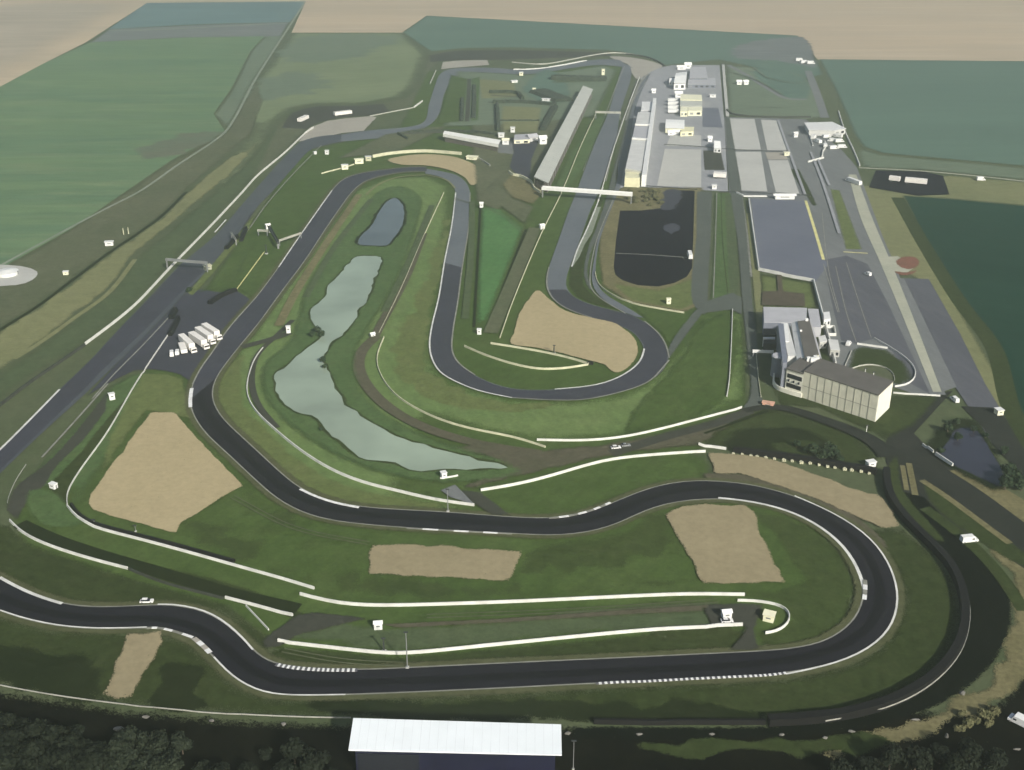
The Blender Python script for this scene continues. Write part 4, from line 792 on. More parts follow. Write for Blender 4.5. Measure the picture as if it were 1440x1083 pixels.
for i, (x, y) in enumerate(TB):
    p = G(x, y + .5)
    o = tyre_bundle(p) if first is None else copy_tree(first, p)
    first = first or o; o.rotation_euler = (0, 0, random.uniform(-.4, .4)); k = random.uniform(.55, .8); o.scale = (k, k, k * .9)
    tag(o, 'white tyre bundle in the row above the right gravel trap', 'tyre bundle', 'tyre bundles in the row above the right gravel trap')
# ---- vehicles
def wheelset(root, xs, w, r, wd=.3):
    for x in xs:
        for s in (-1, 1):
            m = MB(); m.cyl((x, s * (w / 2 - wd / 2), r), r, wd, 14, axis='y'); t = m.build('wheel', 'tyre', root)
            m = MB(); m.cyl((x, s * (w / 2 + .012), r), r * .55, .03, 10, axis='y'); m.build('rim', 'steel', t)
def semi(label, a, b, group, L=None, cab=True, mat='truck_white', h=4.6, w=3.2):
    p, q = G(*a), G(*b); rz = math.atan2(q.y - p.y, q.x - p.x); ln = L or (q - p).length
    root = empty('trailer_truck' if cab else 'trailer', p.lerp(q, .5), rz, label, 'truck' if cab else 'trailer', group); root.location.z = max(p.z, q.z)
    x0 = -ln / 2; x1 = ln / 2 - (3.0 if cab else 0)
    m = MB(); m.box(((x0 + x1) / 2, 0, (1.1 + h) / 2), (x1 - x0, w, h - 1.1)); m.build('cargo_box', mat, root, .08)
    m = MB(); m.box(((x0 + x1) / 2, 0, .92), (x1 - x0 - .4, w * .6, .3)); m.build('chassis', 'steel_dark', root)
    if cab:
        m = MB(); m.box((ln / 2 - 1.25, 0, 1.75), (2.2, w * .94, 2.4), taper=(.86, .94)); m.build('cab', mat, root, .08)
        m = MB(); m.box((ln / 2 - .16, 0, 2.05), (.06, w * .8, .85)); m.build('windscreen', 'window', root)
        wheelset(root, (ln / 2 - 1.2, x1 - 1.3, x0 + 1.6, x0 + 2.9), w, .5)
    else: wheelset(root, (x0 + 1.4, x0 + 2.7), w, .45)
    return root
TG = 'white trailers parked on the tarmac pad'
semi('large white trailer truck furthest right of the fan on the tarmac', (288,467), (310,481), TG)
semi('white trailer truck second from the right in the fan on the tarmac', (279,472), (301,487), TG)
semi('white trailer truck in the middle of the fan on the tarmac', (270,479), (292,494), TG)
semi('white trailer truck touching the narrow van in the fan on the tarmac', (256,482), (274,499), TG)
semi('narrow white trailer left of the big trucks on the tarmac', (256,490), (260,501), TG, cab=False, h=3.0)
def van(label, at, rz, mat='white', L=5.2, w=2.0, h=2.3, group=None, name='van', cat='van'):
    p = G(*at); root = empty(name, p, rz, label, cat, group)
    m = MB(); m.prism([(-L/2, -w/2), (L/2, -w/2), (L/2, w/2), (-L/2, w/2)], .35, 1.15); m.build('body', mat, root, .06)
    m = MB(); m.prism([(-L/2 + .02, -w/2 + .04), (L/2 - 1.0, -w/2 + .04), (L/2 - 1.0, w/2 - .04), (-L/2 + .02, w/2 - .04)], 1.16, h, top=[(-L/2 + .1, -w/2 + .12), (L/2 - 1.7, -w/2 + .12), (L/2 - 1.7, w/2 - .12), (-L/2 + .1, w/2 - .12)]); m.build('cabin', mat, root, .05)
    m = MB(); m.prism([(L/2 - 1.72, -w/2 + .2), (L/2 - .98, -w/2 + .16), (L/2 - .98, w/2 - .16), (L/2 - 1.72, w/2 - .2)], 1.18, [h - .1, 1.3, 1.3, h - .1]); m.build('windscreen', 'window', root)
    for s in (-1, 1):
        m = MB(); m.box((L/2 - 2.1, s * (w/2 - .06), 1.6), (1.0, .08, .55)); m.build('side_window', 'window', root)
    wheelset(root, (L/2 - .95, -L/2 + .95), w, .34, .22)
    return root
def car(label, at, rz, mat='white', L=4.3, w=1.8, group=None, h=1.45):
    p = G(*at); root = empty('car', p, rz, label, 'car', group)
    m = MB(); m.prism([(-L/2, -w/2), (L/2, -w/2), (L/2, w/2), (-L/2, w/2)], .3, .85, top=[(-L/2 + .05, -w/2 + .06), (L/2 - .12, -w/2 + .06), (L/2 - .12, w/2 - .06), (-L/2 + .05, w/2 - .06)]); m.build('body', mat, root, .08)
    m = MB(); m.prism([(-L/2 + .25, -w/2 + .1), (L/2 - 1.15, -w/2 + .1), (L/2 - 1.15, w/2 - .1), (-L/2 + .25, w/2 - .1)], .86, h - .05, top=[(-L/2 + .75, -w/2 + .28), (L/2 - 1.95, -w/2 + .28), (L/2 - 1.95, w/2 - .28), (-L/2 + .75, w/2 - .28)]); m.build('glasshouse', 'window', root)
    m = MB(); m.box((-.6, 0, h - .02), (L - 2.75, w - .6, .07)); m.build('roof', mat, root)
    wheelset(root, (L/2 - .8, -L/2 + .8), w, .32, .22)
    return root
van('small white van at the left end of the trailer fan', (250,499), R(100), group=None); van('white box van leftmost on the tarmac beside the trailers', (242,501), R(105), L=5.6, h=2.6)
van('white van at the head of the dark service road right', (1362,762), R(10), L=6.5, w=2.5, h=2.6)
van('white van at the lower right corner on dark ground', (1436,1019), R(135), L=7.5, w=3.0, h=2.6)
def stone(label, at, L, W, Hh, mat='stone', rz=0):
    p = G(*at); rd_ = random.Random(int(at[0] * 7 + at[1])); bm = bmesh.new(); bmesh.ops.create_icosphere(bm, subdivisions=2, radius=.5)
    for v in bm.verts:
        k = 1 + .45 * mnoise.noise(v.co * 2.2 + Vector((at[0], at[1], 0))); v.co = Vector((v.co.x * L * k, v.co.y * W * k, v.co.z * Hh * k + Hh * .3))
    me = bpy.data.meshes.new('stone'); bm.to_mesh(me); bm.free(); o = link('stone', me, M[mat]); o.location = p; o.rotation_euler = (0, 0, rz)
    return tag(o, label, 'stone')
for (x, y, L, W, Hh, lb) in ((298,1015,1.6,1,.9,'small white stone on dark ground below the low left guardrail'), (399,1020,1.5,1.3,1.1,'round white stone on dark ground left of the white roof'), (167,1027,3.2,1.6,.9,'wide grey stone between the lower left wood and the guardrail'), (205,1010,2.2,1.2,.8,'dull grey stone close under the lower left guardrail'), (899,1034,1.9,.9,.7,'flat pale stone on dark ground right of the white roof'), (798,1033,1.9,1.2,1,'white stone at the right end of the white roof'), (1001,1034,1.8,.9,.6,'grey stone in the middle of the dark ground below the tyre wall'), (1197,1030,2.2,1,.7,'white stone on the dark service road at lower right'), (1287,1013,2.8,.8,.5,'long flat pale stone at the inner edge of the dry strip'), (1331,1038,1,1,2,'upright white stone on black ground at lower right'), (1281,1063,1.2,1,1.5,'white stone lowest on the black ground at lower right'), (1099,1035,1.6,1,.8,'pale stone near the left end of the dark service road'), (1430,1055,2.2,.9,.6,'flat grey stone near the lower right corner'), (1353,977,1.8,1.6,1.4,'tan stone on the dry strip of the lower right bend'), (1160,1039,1.6,1,.8,'tan stone at the left start of the dry strip')):
    stone(lb, (x, y), L, W, Hh)
car('small white car on the grass margin above the lower left chicane', (207,849), R(2), L=4.6)
van('white bus parked along the right edge of the dark car park', (970,362), R(88), L=11, w=2.6, h=3.0, name='bus', cat='bus')
semi('long white lorry on the dark lot by the right field', (1272,258), (1303,261), None, cab=False, h=4.5, w=3.6); semi('shorter white lorry on the dark lot by the right field', (1250,255), (1265,257), None, cab=False, h=4.2, w=3.4)
semi('long white trailer on the far left dark service band', (470,164), (494,161), 'white trailers on the far left band', cab=False, h=4, w=4.5); semi('shorter tilted white trailer on the far left dark service band', (421,173), (432,168), 'white trailers on the far left band', cab=False, h=4, w=4.2)
semi('white lorry on the paddock bare ground behind the car park', (1003,250), (1021,251), None, cab=False, h=4.0, w=6.5)
van('white van parked on the paddock asphalt right of the club building', (1193,486), R(60), L=4.6); van('small white van on the violet asphalt by the pale strip', (1220,388), R(120), L=4.4)
van('white van at the junction by the slate pond', (1342,564), R(100), L=5.5)
car('pale car on the dirt ground by the rising white wall', (866,633), R(10), 'white', L=4.4); car('small pale car next to another on the dirt ground', (880,630), R(10), 'steel', L=4)
van('white van on the far right field road', (1379,254), R(0), L=6.5, w=3, h=3)
# ---- marshal huts
def hut(label, at, w=3, d=3, h=3, rz=0, mat='white', roof='white', group=None, name='marshal_hut', cat='hut', gable=False, legs=0):
    k_ = .84 if name == 'marshal_hut' else 1; w *= k_; d *= k_; h *= k_
    p = G(*at); root = empty(name, p, rz, label, cat, group)
    m = MB(); m.box((0, 0, legs + h / 2), (w, d, h)); m.build('wall', mat, root)
    m = MB()
    if gable:
        m.bm.free(); m.bm = bmesh.new()
        v = [m.bm.verts.new(c) for c in ((-w*.6, -d*.6, legs+h+.01), (w*.6, -d*.6, legs+h+.01), (w*.6, d*.6, legs+h+.01), (-w*.6, d*.6, legs+h+.01), (-w*.6, 0, legs+h+d*.35), (w*.6, 0, legs+h+d*.35))]
        for f in ((3, 2, 1, 0), (0, 1, 5, 4), (2, 3, 4, 5), (1, 2, 5), (3, 0, 4)): m.bm.faces.new([v[i] for i in f])
    else: m.box((0, 0, legs + h + .13), (w * 1.16, d * 1.16, .24))
    m.build('roof', roof, root)
    m = MB(); m.box((0, -d/2 - .02, legs + h * .62), (w * .45, .05, h * .2)); m.build('window', 'hut_glass', root)
    m = MB(); m.box((w/2 + .02, d * .1, legs + h * .4), (.05, d * .34, h * .78)); m.build('door', 'steel', root)
    for sx in (-1, 1) if legs else ():
        for sy in (-1, 1):
            m = MB(); m.box((sx * w * .42, sy * d * .42, legs / 2), (.2, .2, legs)); m.build('leg', 'steel_dark', root)
    return root
HG = 'white marshal huts around the circuit'
hut('tall narrow white marshal hut on the lane left of the pale pond', (406,470), 2.6, 2.2, 4.2, .2, group=HG, legs=.8)
hut('small white marshal hut in the dirt lane between the two pale walls', (524,474), 2.8, 2.6, 2.2, .5, group=HG, gable=True)
hut('round-looking white marshal hut at the near tip of the pale pond', (624,674), 2.6, 2.6, 2.8, .4, group=HG)
wall('short pale wall in front of the marshal hut at the pond tip', [(619,676),(630,675),(644,672)], .7, .5)
hut('white marshal hut on the grass between left straight and gravel trap', (158,563), 3.0, 2.4, 3.4, .5, group=HG)
hut('white marshal hut beside the lower left service loop', (76,688), 3.4, 2.2, 2.4, -.5, group=HG)
hut('white marshal hut with awning on the infield strip above the bottom straight', (532,884), 3.2, 2.4, 2.8, .1, group=HG, gable=True)
hut('white marshal hut at the right end of the infield service lane', (1021,870), 3.6, 2.8, 2.8, .15, group=HG, gable=True)
car('small white car before the marshal hut at the right end of the service lane', (1022,877), R(5), L=4.2)
hut('cream hut standing inside the hairpin wall', (1081,872), 4.2, 3.6, 3.0, -.4, 'cream', 'cream', None, gable=False)
hut('white hut on the tip of the green triangle by the far hairpin', (677,293), 3.0, 3.0, 3.6, .1, group=HG, gable=True)
hut('white hut beside the yellowish wall by the pit straight', (762,322), 3.6, 3.2, 3.2, .4, group=HG, gable=True)
hut('white hut at the lower tip of the green triangle', (674,470), 2.6, 2.4, 3.2, 0, group=HG)
hut('cream stacked hut on the grass below the dark car park', (940,428), 2.8, 2.2, 3.6, 0, 'cream', 'cream', HG)
hut('white hut beside the dark gantry on the left infield grass', (377,322), 3.6, 3.0, 3.4, .5, group=HG, gable=True)
hut('white hut right of the flag post at the far left straight', (460,217), 3.6, 3.4, 3.6, 0, group=HG); hut('small white hut left of its twin at the far left straight', (443,217), 2.6, 2.4, 2.4, .6, group=HG)
hut('left one of two white tents on the far paddock grass', (1039,119), 5, 5, 3, 0, 'white_pvc', 'white_pvc', 'white tents on the far paddock grass', 'tent', 'tent', True); hut('right one of two white tents on the far paddock grass', (1048,119), 5, 5, 3, .3, 'white_pvc', 'white_pvc', 'white tents on the far paddock grass', 'tent', 'tent', True)
hut('white hut standing alone on the paddock asphalt near the north field', (1118,193), 4.5, 4, 4, .3, group=HG, gable=True)
hut('white round-topped hut on the verge beside the far right road', (1404,583), 3.6, 3.6, 2.8, .2, 'cream', 'white', HG)
hut('white hut above the tyre bundles by the road bend', (1224,656), 4.2, 3.0, 2.6, .3, group=HG)
hut('orange striped kiosk in front of the club building', (1080,571), 5.0, 2.4, 1.8, -.35, 'orange', 'orange', None, 'kiosk', 'kiosk')
hut('pale hut left of the cream hairpin wall', (485,238), 6, 4, 4.0, .2, 'cream', 'white', 'pale blocks at the far left hairpin'); hut('large cream block on the end of the cream hairpin wall', (505,230), 8, 4.5, 4.2, .2, 'cream', 'cream', 'pale blocks at the far left hairpin'); hut('grey-cream block between the large block and the hairpin wall', (518,226), 5.5, 4.5, 4.0, .2, 'barrier_cream', 'roof_grey', 'pale blocks at the far left hairpin')
hut('cream hut with dark openings right of the hairpin wall', (664,225), 10, 6, 2.6, -.3, 'cream', 'cream', None)
hut('white hut over the right end of the white grandstand roof', (705,194), 6, 5, 4, 0, group=HG); hut('white hut below the right end of the white grandstand roof', (711,204), 6.5, 5, 4.5, 0, 'white', 'cream', HG, gable=True); hut('white hut upslope of the grandstand end', (721,187), 4.5, 4.5, 5, 0, group=HG)
hut('small pale hut at the top of the far camping field', (733,107), 5, 5, 4, 0, 'cream', 'white', 'pale huts in the far camping field'); hut('pale tilted hut lower in the far camping field', (723,117), 8, 4, 2.5, .4, 'white', 'white', 'pale huts in the far camping field'); hut('white flat hut at the edge of the far camping field', (768,143), 9, 4, 2.5, -.25, 'white', 'white', 'pale huts in the far camping field'); hut('tall cream hut at the top of the long stand', (848,106), 4, 4, 7, 0, 'cream', 'cream', 'pale huts in the far camping field'); hut('pale hut in the middle of the far camping paths', (751,130), 4, 4, 4, 0, 'cream', 'cream', 'pale huts in the far camping field')
hut('white farm shed in the brown verge at the far left', (154,345), 5, 3, 2.4, .2, 'white', 'white', None, 'shed', 'shed')
for (x, y, t) in ((174,330,'left'), (181,329,'right')):
    p = G(x, y); m = MB(); m.box((p.x, p.y, p.z + 2.2), (.5, .5, 4.4), taper=(.6, .6)); tag(m.build('marker_post', 'barrier_cream'), t + ' one of the two pale posts in the brown verge at far left', 'post', 'pale posts in the brown verge')
hut('small pale shed lower down in the brown verge at far left', (93,386), 3, 2.4, 1.8, .2, 'cream', 'white', None, 'shed', 'shed')
# white round tank on the gravel pad
p = G(11,386); root = empty('water_tank', p, 0, 'low round white tank on the gravel pad at the left edge', 'tank'); m = MB(); m.cyl((0, 0, 0), 6.2, 2.0, 28); m.build('tank_wall', 'white', root); m = MB(); m.cyl((0, 0, 2.0), 6.4, 1.0, 28, r2=.6); m.build('tank_roof', 'white', root); m = MB(); m.box((6.3, 0, 1.1), (.3, .7, 2.2)); m.build('ladder', 'steel', root)
# ---- posts and gantries
def mast(label, at, ytop, group=None, r=.22, arm=0, mat='steel', name='light_mast', cat='mast'):
    p = G(*at); h = rise(at[0], at[1], ytop); root = empty(name, p, 0, label, cat, group)
    m = MB(); m.cyl((0, 0, 0), r, h, 10, r2=r * .6); m.build('pole', mat, root)
    m = MB(); m.box((0, 0, .15), (r * 5, r * 5, .3)); m.build('base', 'concrete', root)
    m = MB(); m.box((0, -.3, h + .1), (1.4 + arm, .5, .3)); m.build('lamp_head', 'steel_dark', root)
    return root
mast('tall pale pole crossing the lower long wall beside the bottom straight', (573,941), 891); mast('short dark pole on the infield strip left of the tall pole', (540,917), 898, mat='steel_dark', r=.3)
mast('pale pole at the track edge near the tip of the pale pond', (630,721), 690); mast('dark pole on the grass below the far hut by the left straight', (375,358), 346, mat='steel_dark', r=.4)
mast('small dark pole beside the middle gravel trap', (779,498), 486, mat='steel_dark', r=.4); mast('thin pale pole at the left of the big gravel trap edge', (133,738), 731, r=.15); mast('thin pale pole in the lower edge of the big gravel trap', (191,748), 739, r=.15)
mast('thin pole at the lower right of the white roof', (806,1083), 1042, r=.14)
mast('left one of two slim white poles on the round terrace', (1216,527), 519, 'slim white poles on the round terrace', .2, mat='white'); mast('right one of two slim white poles on the round terrace', (1227,537), 524, 'slim white poles on the round terrace', .25, mat='white')
mast('thin white pole by the road bend below the club building', (1218,609), 598, r=.2, mat='white')
def gantry(label, a, b, h=6, th=1.2, dp=1.6, mat='white', legs=2, name='footbridge', cat='footbridge', base=0):
    p, q = P(*a, h), P(*b, h); L = (q - p).length; rz = math.atan2(q.y - p.y, q.x - p.x); c = (p + q) / 2
    root = empty(name, (c.x, c.y, gz(c.x, c.y)), rz, label, cat)
    m = MB(); m.box((0, 0, h), (L, dp, th)); m.build('deck', mat, root)
    for s in (-1, 1):
        m = MB(); m.box((0, s * (dp / 2 + .06), h + th / 2 + .45), (L - .2, .08, .9)); m.build('parapet', mat, root)
    for k in range(legs):
        x = -L/2 + .6 + (L - 1.2) * k / (legs - 1)
        m = MB(); m.box((x, 0, (h - th / 2) / 2), (.6, dp * .8, h - th / 2 - .01)); m.build('leg', 'steel', root)
    return root
gantry('long white footbridge spanning the pit straight below the pits', (762,266), (889,275), 6.5, 1.5, 3.0, legs=2)
gantry('thin pale start gantry across the far part of the pit straight', (837,159), (873,160), 6, .9, 1.2, 'guardrail', name='start_gantry', cat='gantry')
gantry('grey gantry crossing the left straight', (233,367), (292,372), 5.5, .6, 1.0, 'steel', name='sign_gantry', cat='gantry')
gantry('small dark gantry beside the hut on the left infield grass', (378,320), (391,343), 4, 1.2, 1.4, 'steel_dark', name='sign_gantry', cat='gantry')
gantry('pale boom reaching from the dark gantry towards the left track', (392,341), (424,330), 3, .4, .5, 'guardrail', name='boom_barrier', cat='barrier'); gantry('short pale boom left of the hut on the left infield grass', (362,326), (377,327), 3, .5, .6, 'guardrail', name='boom_barrier', cat='barrier')
gantry('short pale sign frame beside the tyre wall at the left straight', (325,329), (332,340), 3, .5, .8, 'guardrail', name='sign_gantry', cat='gantry')
gantry('thin white boom across the paddock road left of the club building', (1058,495), (1088,496), 3, .5, .7, 'white', name='boom_barrier', cat='barrier')
p = G(292,384); hut('pale hut at the foot of the gantry on the left straight', (292,380), 5, 4, 3, .6, 'concrete_warm', 'barrier_cream')
# ---- grandstands
def quad(a, z): return [P(x, y, z) for x, y in a]
def lerp2(a, b, t): return a.lerp(b, t)
def stand_long():
    h = 8.0; q = quad([(820,121),(834,125),(771,257),(751,249)], h); root = empty('grandstand', (q[3].x, q[3].y, 0), 0, 'very long grandstand with pale grey roof beside the pit straight', 'grandstand'); o = Vector((q[3].x, q[3].y, 0))
    l = [v - o for v in q]
    m = MB(); m.prism(l, 7.4, [8.4, 7.7, 7.7, 8.4]); m.build('roof', 'roof_stand', root)
    n = 60
    for s in range(1, n):
        t = s / n; a = l[3].lerp(l[0], t); b = l[2].lerp(l[1], t); d = (b - a); rz = math.atan2(d.y, d.x); c = (a + b) / 2
    m = MB()
    for s in range(1, n):
        t = s / n; a = l[3].lerp(l[0], t); b = l[2].lerp(l[1], t); d = (b - a)
        u = (l[0] - l[3]).normalized() * .12
        m.prism([a - u, b - u, b + u, a + u], 7.5, [8.47, 7.77, 7.77, 8.47])
    m.build('roof_ribs', 'roof_grey', root)
    m = MB(); w = (l[1] - l[0]).normalized() * .4; m.prism([l[3], l[3] + w, l[0] + w, l[0]], -.1, 7.39); m.build('back_wall', 'facade', root)
    m = MB()
    for k in range(6):
        f0, f1 = .12 + k * .14, .12 + (k + 1) * .14 ; zt = 5.2 - k * .8
        m.prism([l[3].lerp(l[2], f0), l[3].lerp(l[2], f1), l[0].lerp(l[1], f1), l[0].lerp(l[1], f0)], 0, zt)
    m.build('seating_tiers', 'seats', root)
    for k in range(24):
        a = l[2].lerp(l[1], (k + .3) / 24.2); m = MB(); m.box((a.x - .5, a.y, 3.7), (.35, .35, 7.4)); m.build('post', 'steel', root)
stand_long()
def stand_roof(label, top, h, back, mat, wmat, near=True, sl=.6, name='grandstand', th=.5):
    q = quad(top, h); o = Vector((q[3].x, q[3].y, 0)); l = [v - o for v in q]; root = empty(name, o, 0, label, 'grandstand')
    m = MB(); m.prism(l, h - .5, [h + sl, h + sl, h, h]); m.build('roof', mat, root)
    if th > .6:
        f = (l[0] - l[3]).normalized() * .3; m = MB(); m.prism([l[3] - f, l[2] - f, l[2] - f * .1, l[3] - f * .1], h - th, h + .1); m.build('fascia', mat, root)
    i = [l[0].lerp(l[2], .03), l[1].lerp(l[3], .03), l[2].lerp(l[0], .03), l[3].lerp(l[1], .03)]
    w = (i[0] - i[3]) * .06
    m = MB(); m.prism([i[3], i[2], i[2] + w, i[3] + w], -.3, h - .51); m.build('back_wall', wmat, root)
    m = MB()
    for k in range(7):
        f0, f1 = .08 + k * .12, .08 + (k + 1) * .12
        m.prism([i[3].lerp(i[0], f0), i[2].lerp(i[1], f0), i[2].lerp(i[1], f1), i[3].lerp(i[0], f1)], 0, 5.6 - k * .75)
    m.build('seating_tiers', 'seats', root)
    for k in range(8):
        a = i[0].lerp(i[1], k / 7); m = MB(); m.box((a.x, a.y - .4, (h - .5) / 2), (.3, .3, h - .51)); m.build('post', 'steel_dark', root)
    return root, l
rt, l = stand_roof('grandstand with broad white roof and navy back at the bottom edge', [(497,1012),(789,1021),(790,1061),(490,1054)], 10, 0, 'roof_white', 'navy')
m = MB()
for k in range(1, 24):
    a = l[3].lerp(l[2], k / 24); b = l[0].lerp(l[1], k / 24); m.prism([a + Vector((-.05, .05, 0)), a + Vector((.05, .05, 0)), b + Vector((.05, -.05, 0)), b + Vector((-.05, -.05, 0))], 9.7, [10.03, 10.03, 10.63, 10.63])
m.build('roof_seams', 'roof_seam', rt)
m = MB(); a, b = l[3].lerp(l[2], .04), l[3].lerp(l[2], .33); m.prism([a + Vector((0, .05, 0)), b + Vector((0, .05, 0)), b + Vector((0, .6, 0)), a + Vector((0, .6, 0))], 2.5, 8.5); m.build('window', 'window', rt)
stand_roof('far grandstand with narrow white roof over brown bank', [(625,184),(704,197),(701,203),(623,188)], 7, 0, 'white_bright', 'seats', sl=.05, th=2.6)
# ---- pit building
def pit_building():
    h = 8.0; root = empty('pit_building', (0, 0, 0), 0, 'long pit building with grey roof panels and white right side', 'building')
    A, B_, Cc, D = (897,158), (918,158), (902,243), (879,239)
    l = quad([A, B_, Cc, D], h); m = MB(); m.prism(l, -.2, h); m.build('wall', 'facade', root)
    for k, (f0, f1) in enumerate(((.0, .245), (.27, .50), (.525, .985))):
        a, b, c, d = l[0].lerp(l[3], f0), l[1].lerp(l[2], f0), l[1].lerp(l[2], f1), l[0].lerp(l[3], f1)
        m = MB(); m.prism([v.lerp((a + b + c + d) / 4, .02) for v in (a, b, c, d)], h + .003, h + .35); m.build('roof', 'roof_lilac' if k == 1 else 'roof_grey', root)
    for f in (.255, .51):
        a, b = l[0].lerp(l[3], f), l[1].lerp(l[2], f); u = (l[3] - l[0]).normalized() * 1.2
        m = MB(); m.prism([a - u, b - u, b + u, a + u], h + .003, h + 1.3); m.build('parapet', 'white', root)
    q = quad([(918.5,138),(923,138),(909,246),(902.5,246)], h + 1.2); m = MB(); m.prism(q, -.2, h + 1.2); m.build('side_gallery', 'white', root)
    for k in range(14):
        a = q[1].lerp(q[2], (k + .5) / 14); d = (q[2] - q[1]).normalized()
        n = Vector((-d.y, d.x, 0)); n = n if n.x > 0 else -n
        c = a + n * .05; m = MB(); m.box((c.x, c.y, 3.0), (5.5, .1, 4.2), math.atan2(d.y, d.x)); m.build('garage_door', 'steel', root)
    q = quad([(902.5,143),(918,143),(917.5,156),(901,156)], h - 1); m = MB(); m.prism(q, -.2, h - 1); m.build('end_block', 'roof_lilac', root)
    q2 = [v.lerp((q[0] + q[1] + q[2] + q[3]) / 4, .06) for v in q]; m = MB(); m.prism(q2, h - .997, h - .7); m.build('roof', 'white', root)
    q = quad([(880,241.5),(900.5,243.5),(900,251),(878.5,250)], 7); m = MB(); m.prism(q, -.2, 7); m.build('yellow_end', 'yellow', root)
    q = quad([(901.5,248),(907,248.5),(906,253),(900.8,252)], 5); m = MB(); m.prism(q, -.2, 5); m.build('end_porch', 'facade', root)
pit_building()
# ---- other paddock buildings
def block(label, top, h, wmat, rmat, name='shed', cat='building', parts=(), group=None, slope=0, pitched=False):
    q = quad(top, h); o = sum(q, Vector()) / len(q); o.z = 0; l = [v - o for v in q]; o.z = 0
    root = empty(name, o, 0, label, cat, group)
    m = MB(); m.prism(l, -.2, h - .01); m.build('wall', wmat, root)
    c = sum(l, Vector()) / len(l); r = [c + (v - c) * 1.04 for v in l]
    m = MB()
    if pitched:
        e0, e1 = (r[0] + r[3]) / 2, (r[1] + r[2]) / 2; vs = [m.bm.verts.new((v.x, v.y, h)) for v in r] + [m.bm.verts.new((e0.x, e0.y, h + pitched)), m.bm.verts.new((e1.x, e1.y, h + pitched))]
        for f in ((3, 2, 1, 0), (0, 1, 5, 4), (2, 3, 4, 5), (1, 2, 5), (3, 0, 4)): m.bm.faces.new([vs[i] for i in f])
    else: m.prism(r, h, h + .3 + slope)
    m.build('roof', rmat, root)
    d = l[2] - l[3]; rz = math.atan2(d.y, d.x); n = max(2, int(d.length / 5))
    for k in range(n):
        a = l[3].lerp(l[2], (k + .5) / n); m = MB(); m.box((a.x, a.y - .03, h * .5), (d.length / n * .5, .12, h * .4), rz); m.build('window' if k else 'door', 'window' if k else 'steel', root)
    return root
block('cream long building across the paddock behind the pits', [(958,133),(986,134),(987,141),(957,140)], 6, 'cream', 'cream')
block('grey-green flat building in front of the cream long one', [(957,142),(987,142),(987,149),(957,149)], 5, 'roof_stand', 'roof_stand'); block('cream cube annex with glazed front in the paddock', [(957,151),(967,151),(967,157),(957,157)], 5, 'cream', 'cream'); block('cream and yellow low building right of the cube annex', [(968,151),(987,151),(987,156),(968,156)], 5, 'cream', 'cream')
block('large cream marquee on the paddock asphalt', [(937,168),(962,169),(962,181),(936,180)], 5, 'cream', 'white_pvc', 'marquee', 'marquee', pitched=1.2); block('yellow marquee adjoining the large cream one', [(963,179),(976,179),(975,185),(957,186)], 4, 'yellow', 'yellow', 'marquee', 'marquee')
for k, (x, y, lb) in enumerate(((943,190,'left'), (951,189,'right'))): hut(lb + ' one of two small white tents before the cream marquee', (x, y), 5, 4, 2.5, 0, 'white_pvc', 'white_pvc', 'small tents before the cream marquee', 'tent', 'tent', True)
for k, (x, y) in enumerate(((946,144.5), (946,149), (946,154.5), (946,160))): semi(('topmost', 'second from top', 'third from top', 'lowest')[k] + ' white lorry in the column parked left of the cream buildings', (x - 7, y), (x + 8, y), 'lorries parked left of the cream buildings', cab=False, h=4, w=3.6, mat='white')
block('big white marquee at the far end of the paddock', [(951,103),(966,101),(964,117),(948,117)], 7, 'white_pvc', 'white_pvc', 'marquee', 'marquee', pitched=2.5); block('small white marquee left of the big far one', [(942,110),(950,110),(949,114),(941,114)], 5, 'white_pvc', 'white_pvc', 'marquee', 'marquee', pitched=1.5); hut('white peaked tent at the very top of the paddock', (967,96), 7, 7, 4, 0, 'white_pvc', 'white_pvc', None, 'tent', 'tent', True); hut('white low tent left of the peaked tent at the top of the paddock', (958,98), 9, 5, 3, 0, 'white_pvc', 'white_pvc', None, 'tent', 'tent', True)
block('grey flat roofed hall beside the far white marquee', [(971,95),(992,95),(995,110),(970,110)], 6, 'bluegrey', 'roof_lilac'); block('low grey annex along the far hall front', [(969,111),(1005,110),(1006,119),(968,119)], 4, 'bluegrey', 'roof_lilac')
hut('round white tent near the cream long building', (954,137), 7, 6, 4, 0, 'white_pvc', 'white_pvc', None, 'tent', 'tent', True); hut('white cabin right of the cream long building', (1002,137), 7, 4.5, 3, 0); hut('small white tent above the pit building end', (919,131), 4, 4, 3, 0, 'white_pvc', 'white_pvc', None, 'tent', 'tent', True)
block('white pointed marquee between the paddock panels', [(1004,198),(1011,198),(1014,209),(1004,208)], 4, 'white_pvc', 'white_pvc', 'marquee', 'marquee', pitched=3); hut('tiny white tent left of the pointed marquee', (998,199), 3.5, 5, 3, 0, 'white_pvc', 'white_pvc', None, 'tent', 'tent', True)
hut('white hut on dark ground below the white lorry', (1004,266), 4, 3.5, 3.5, 0, group=HG); hut('cream cabin on the panel edge beside the right paddock road', (1106,219), 5, 4, 3, 0, 'cream', 'cream'); hut('white wide cabin on the rail at the lower paddock panels', (1103,280), 14, 3.5, 2.6, 0, 'white', 'white', None, 'cabin', 'cabin', True)
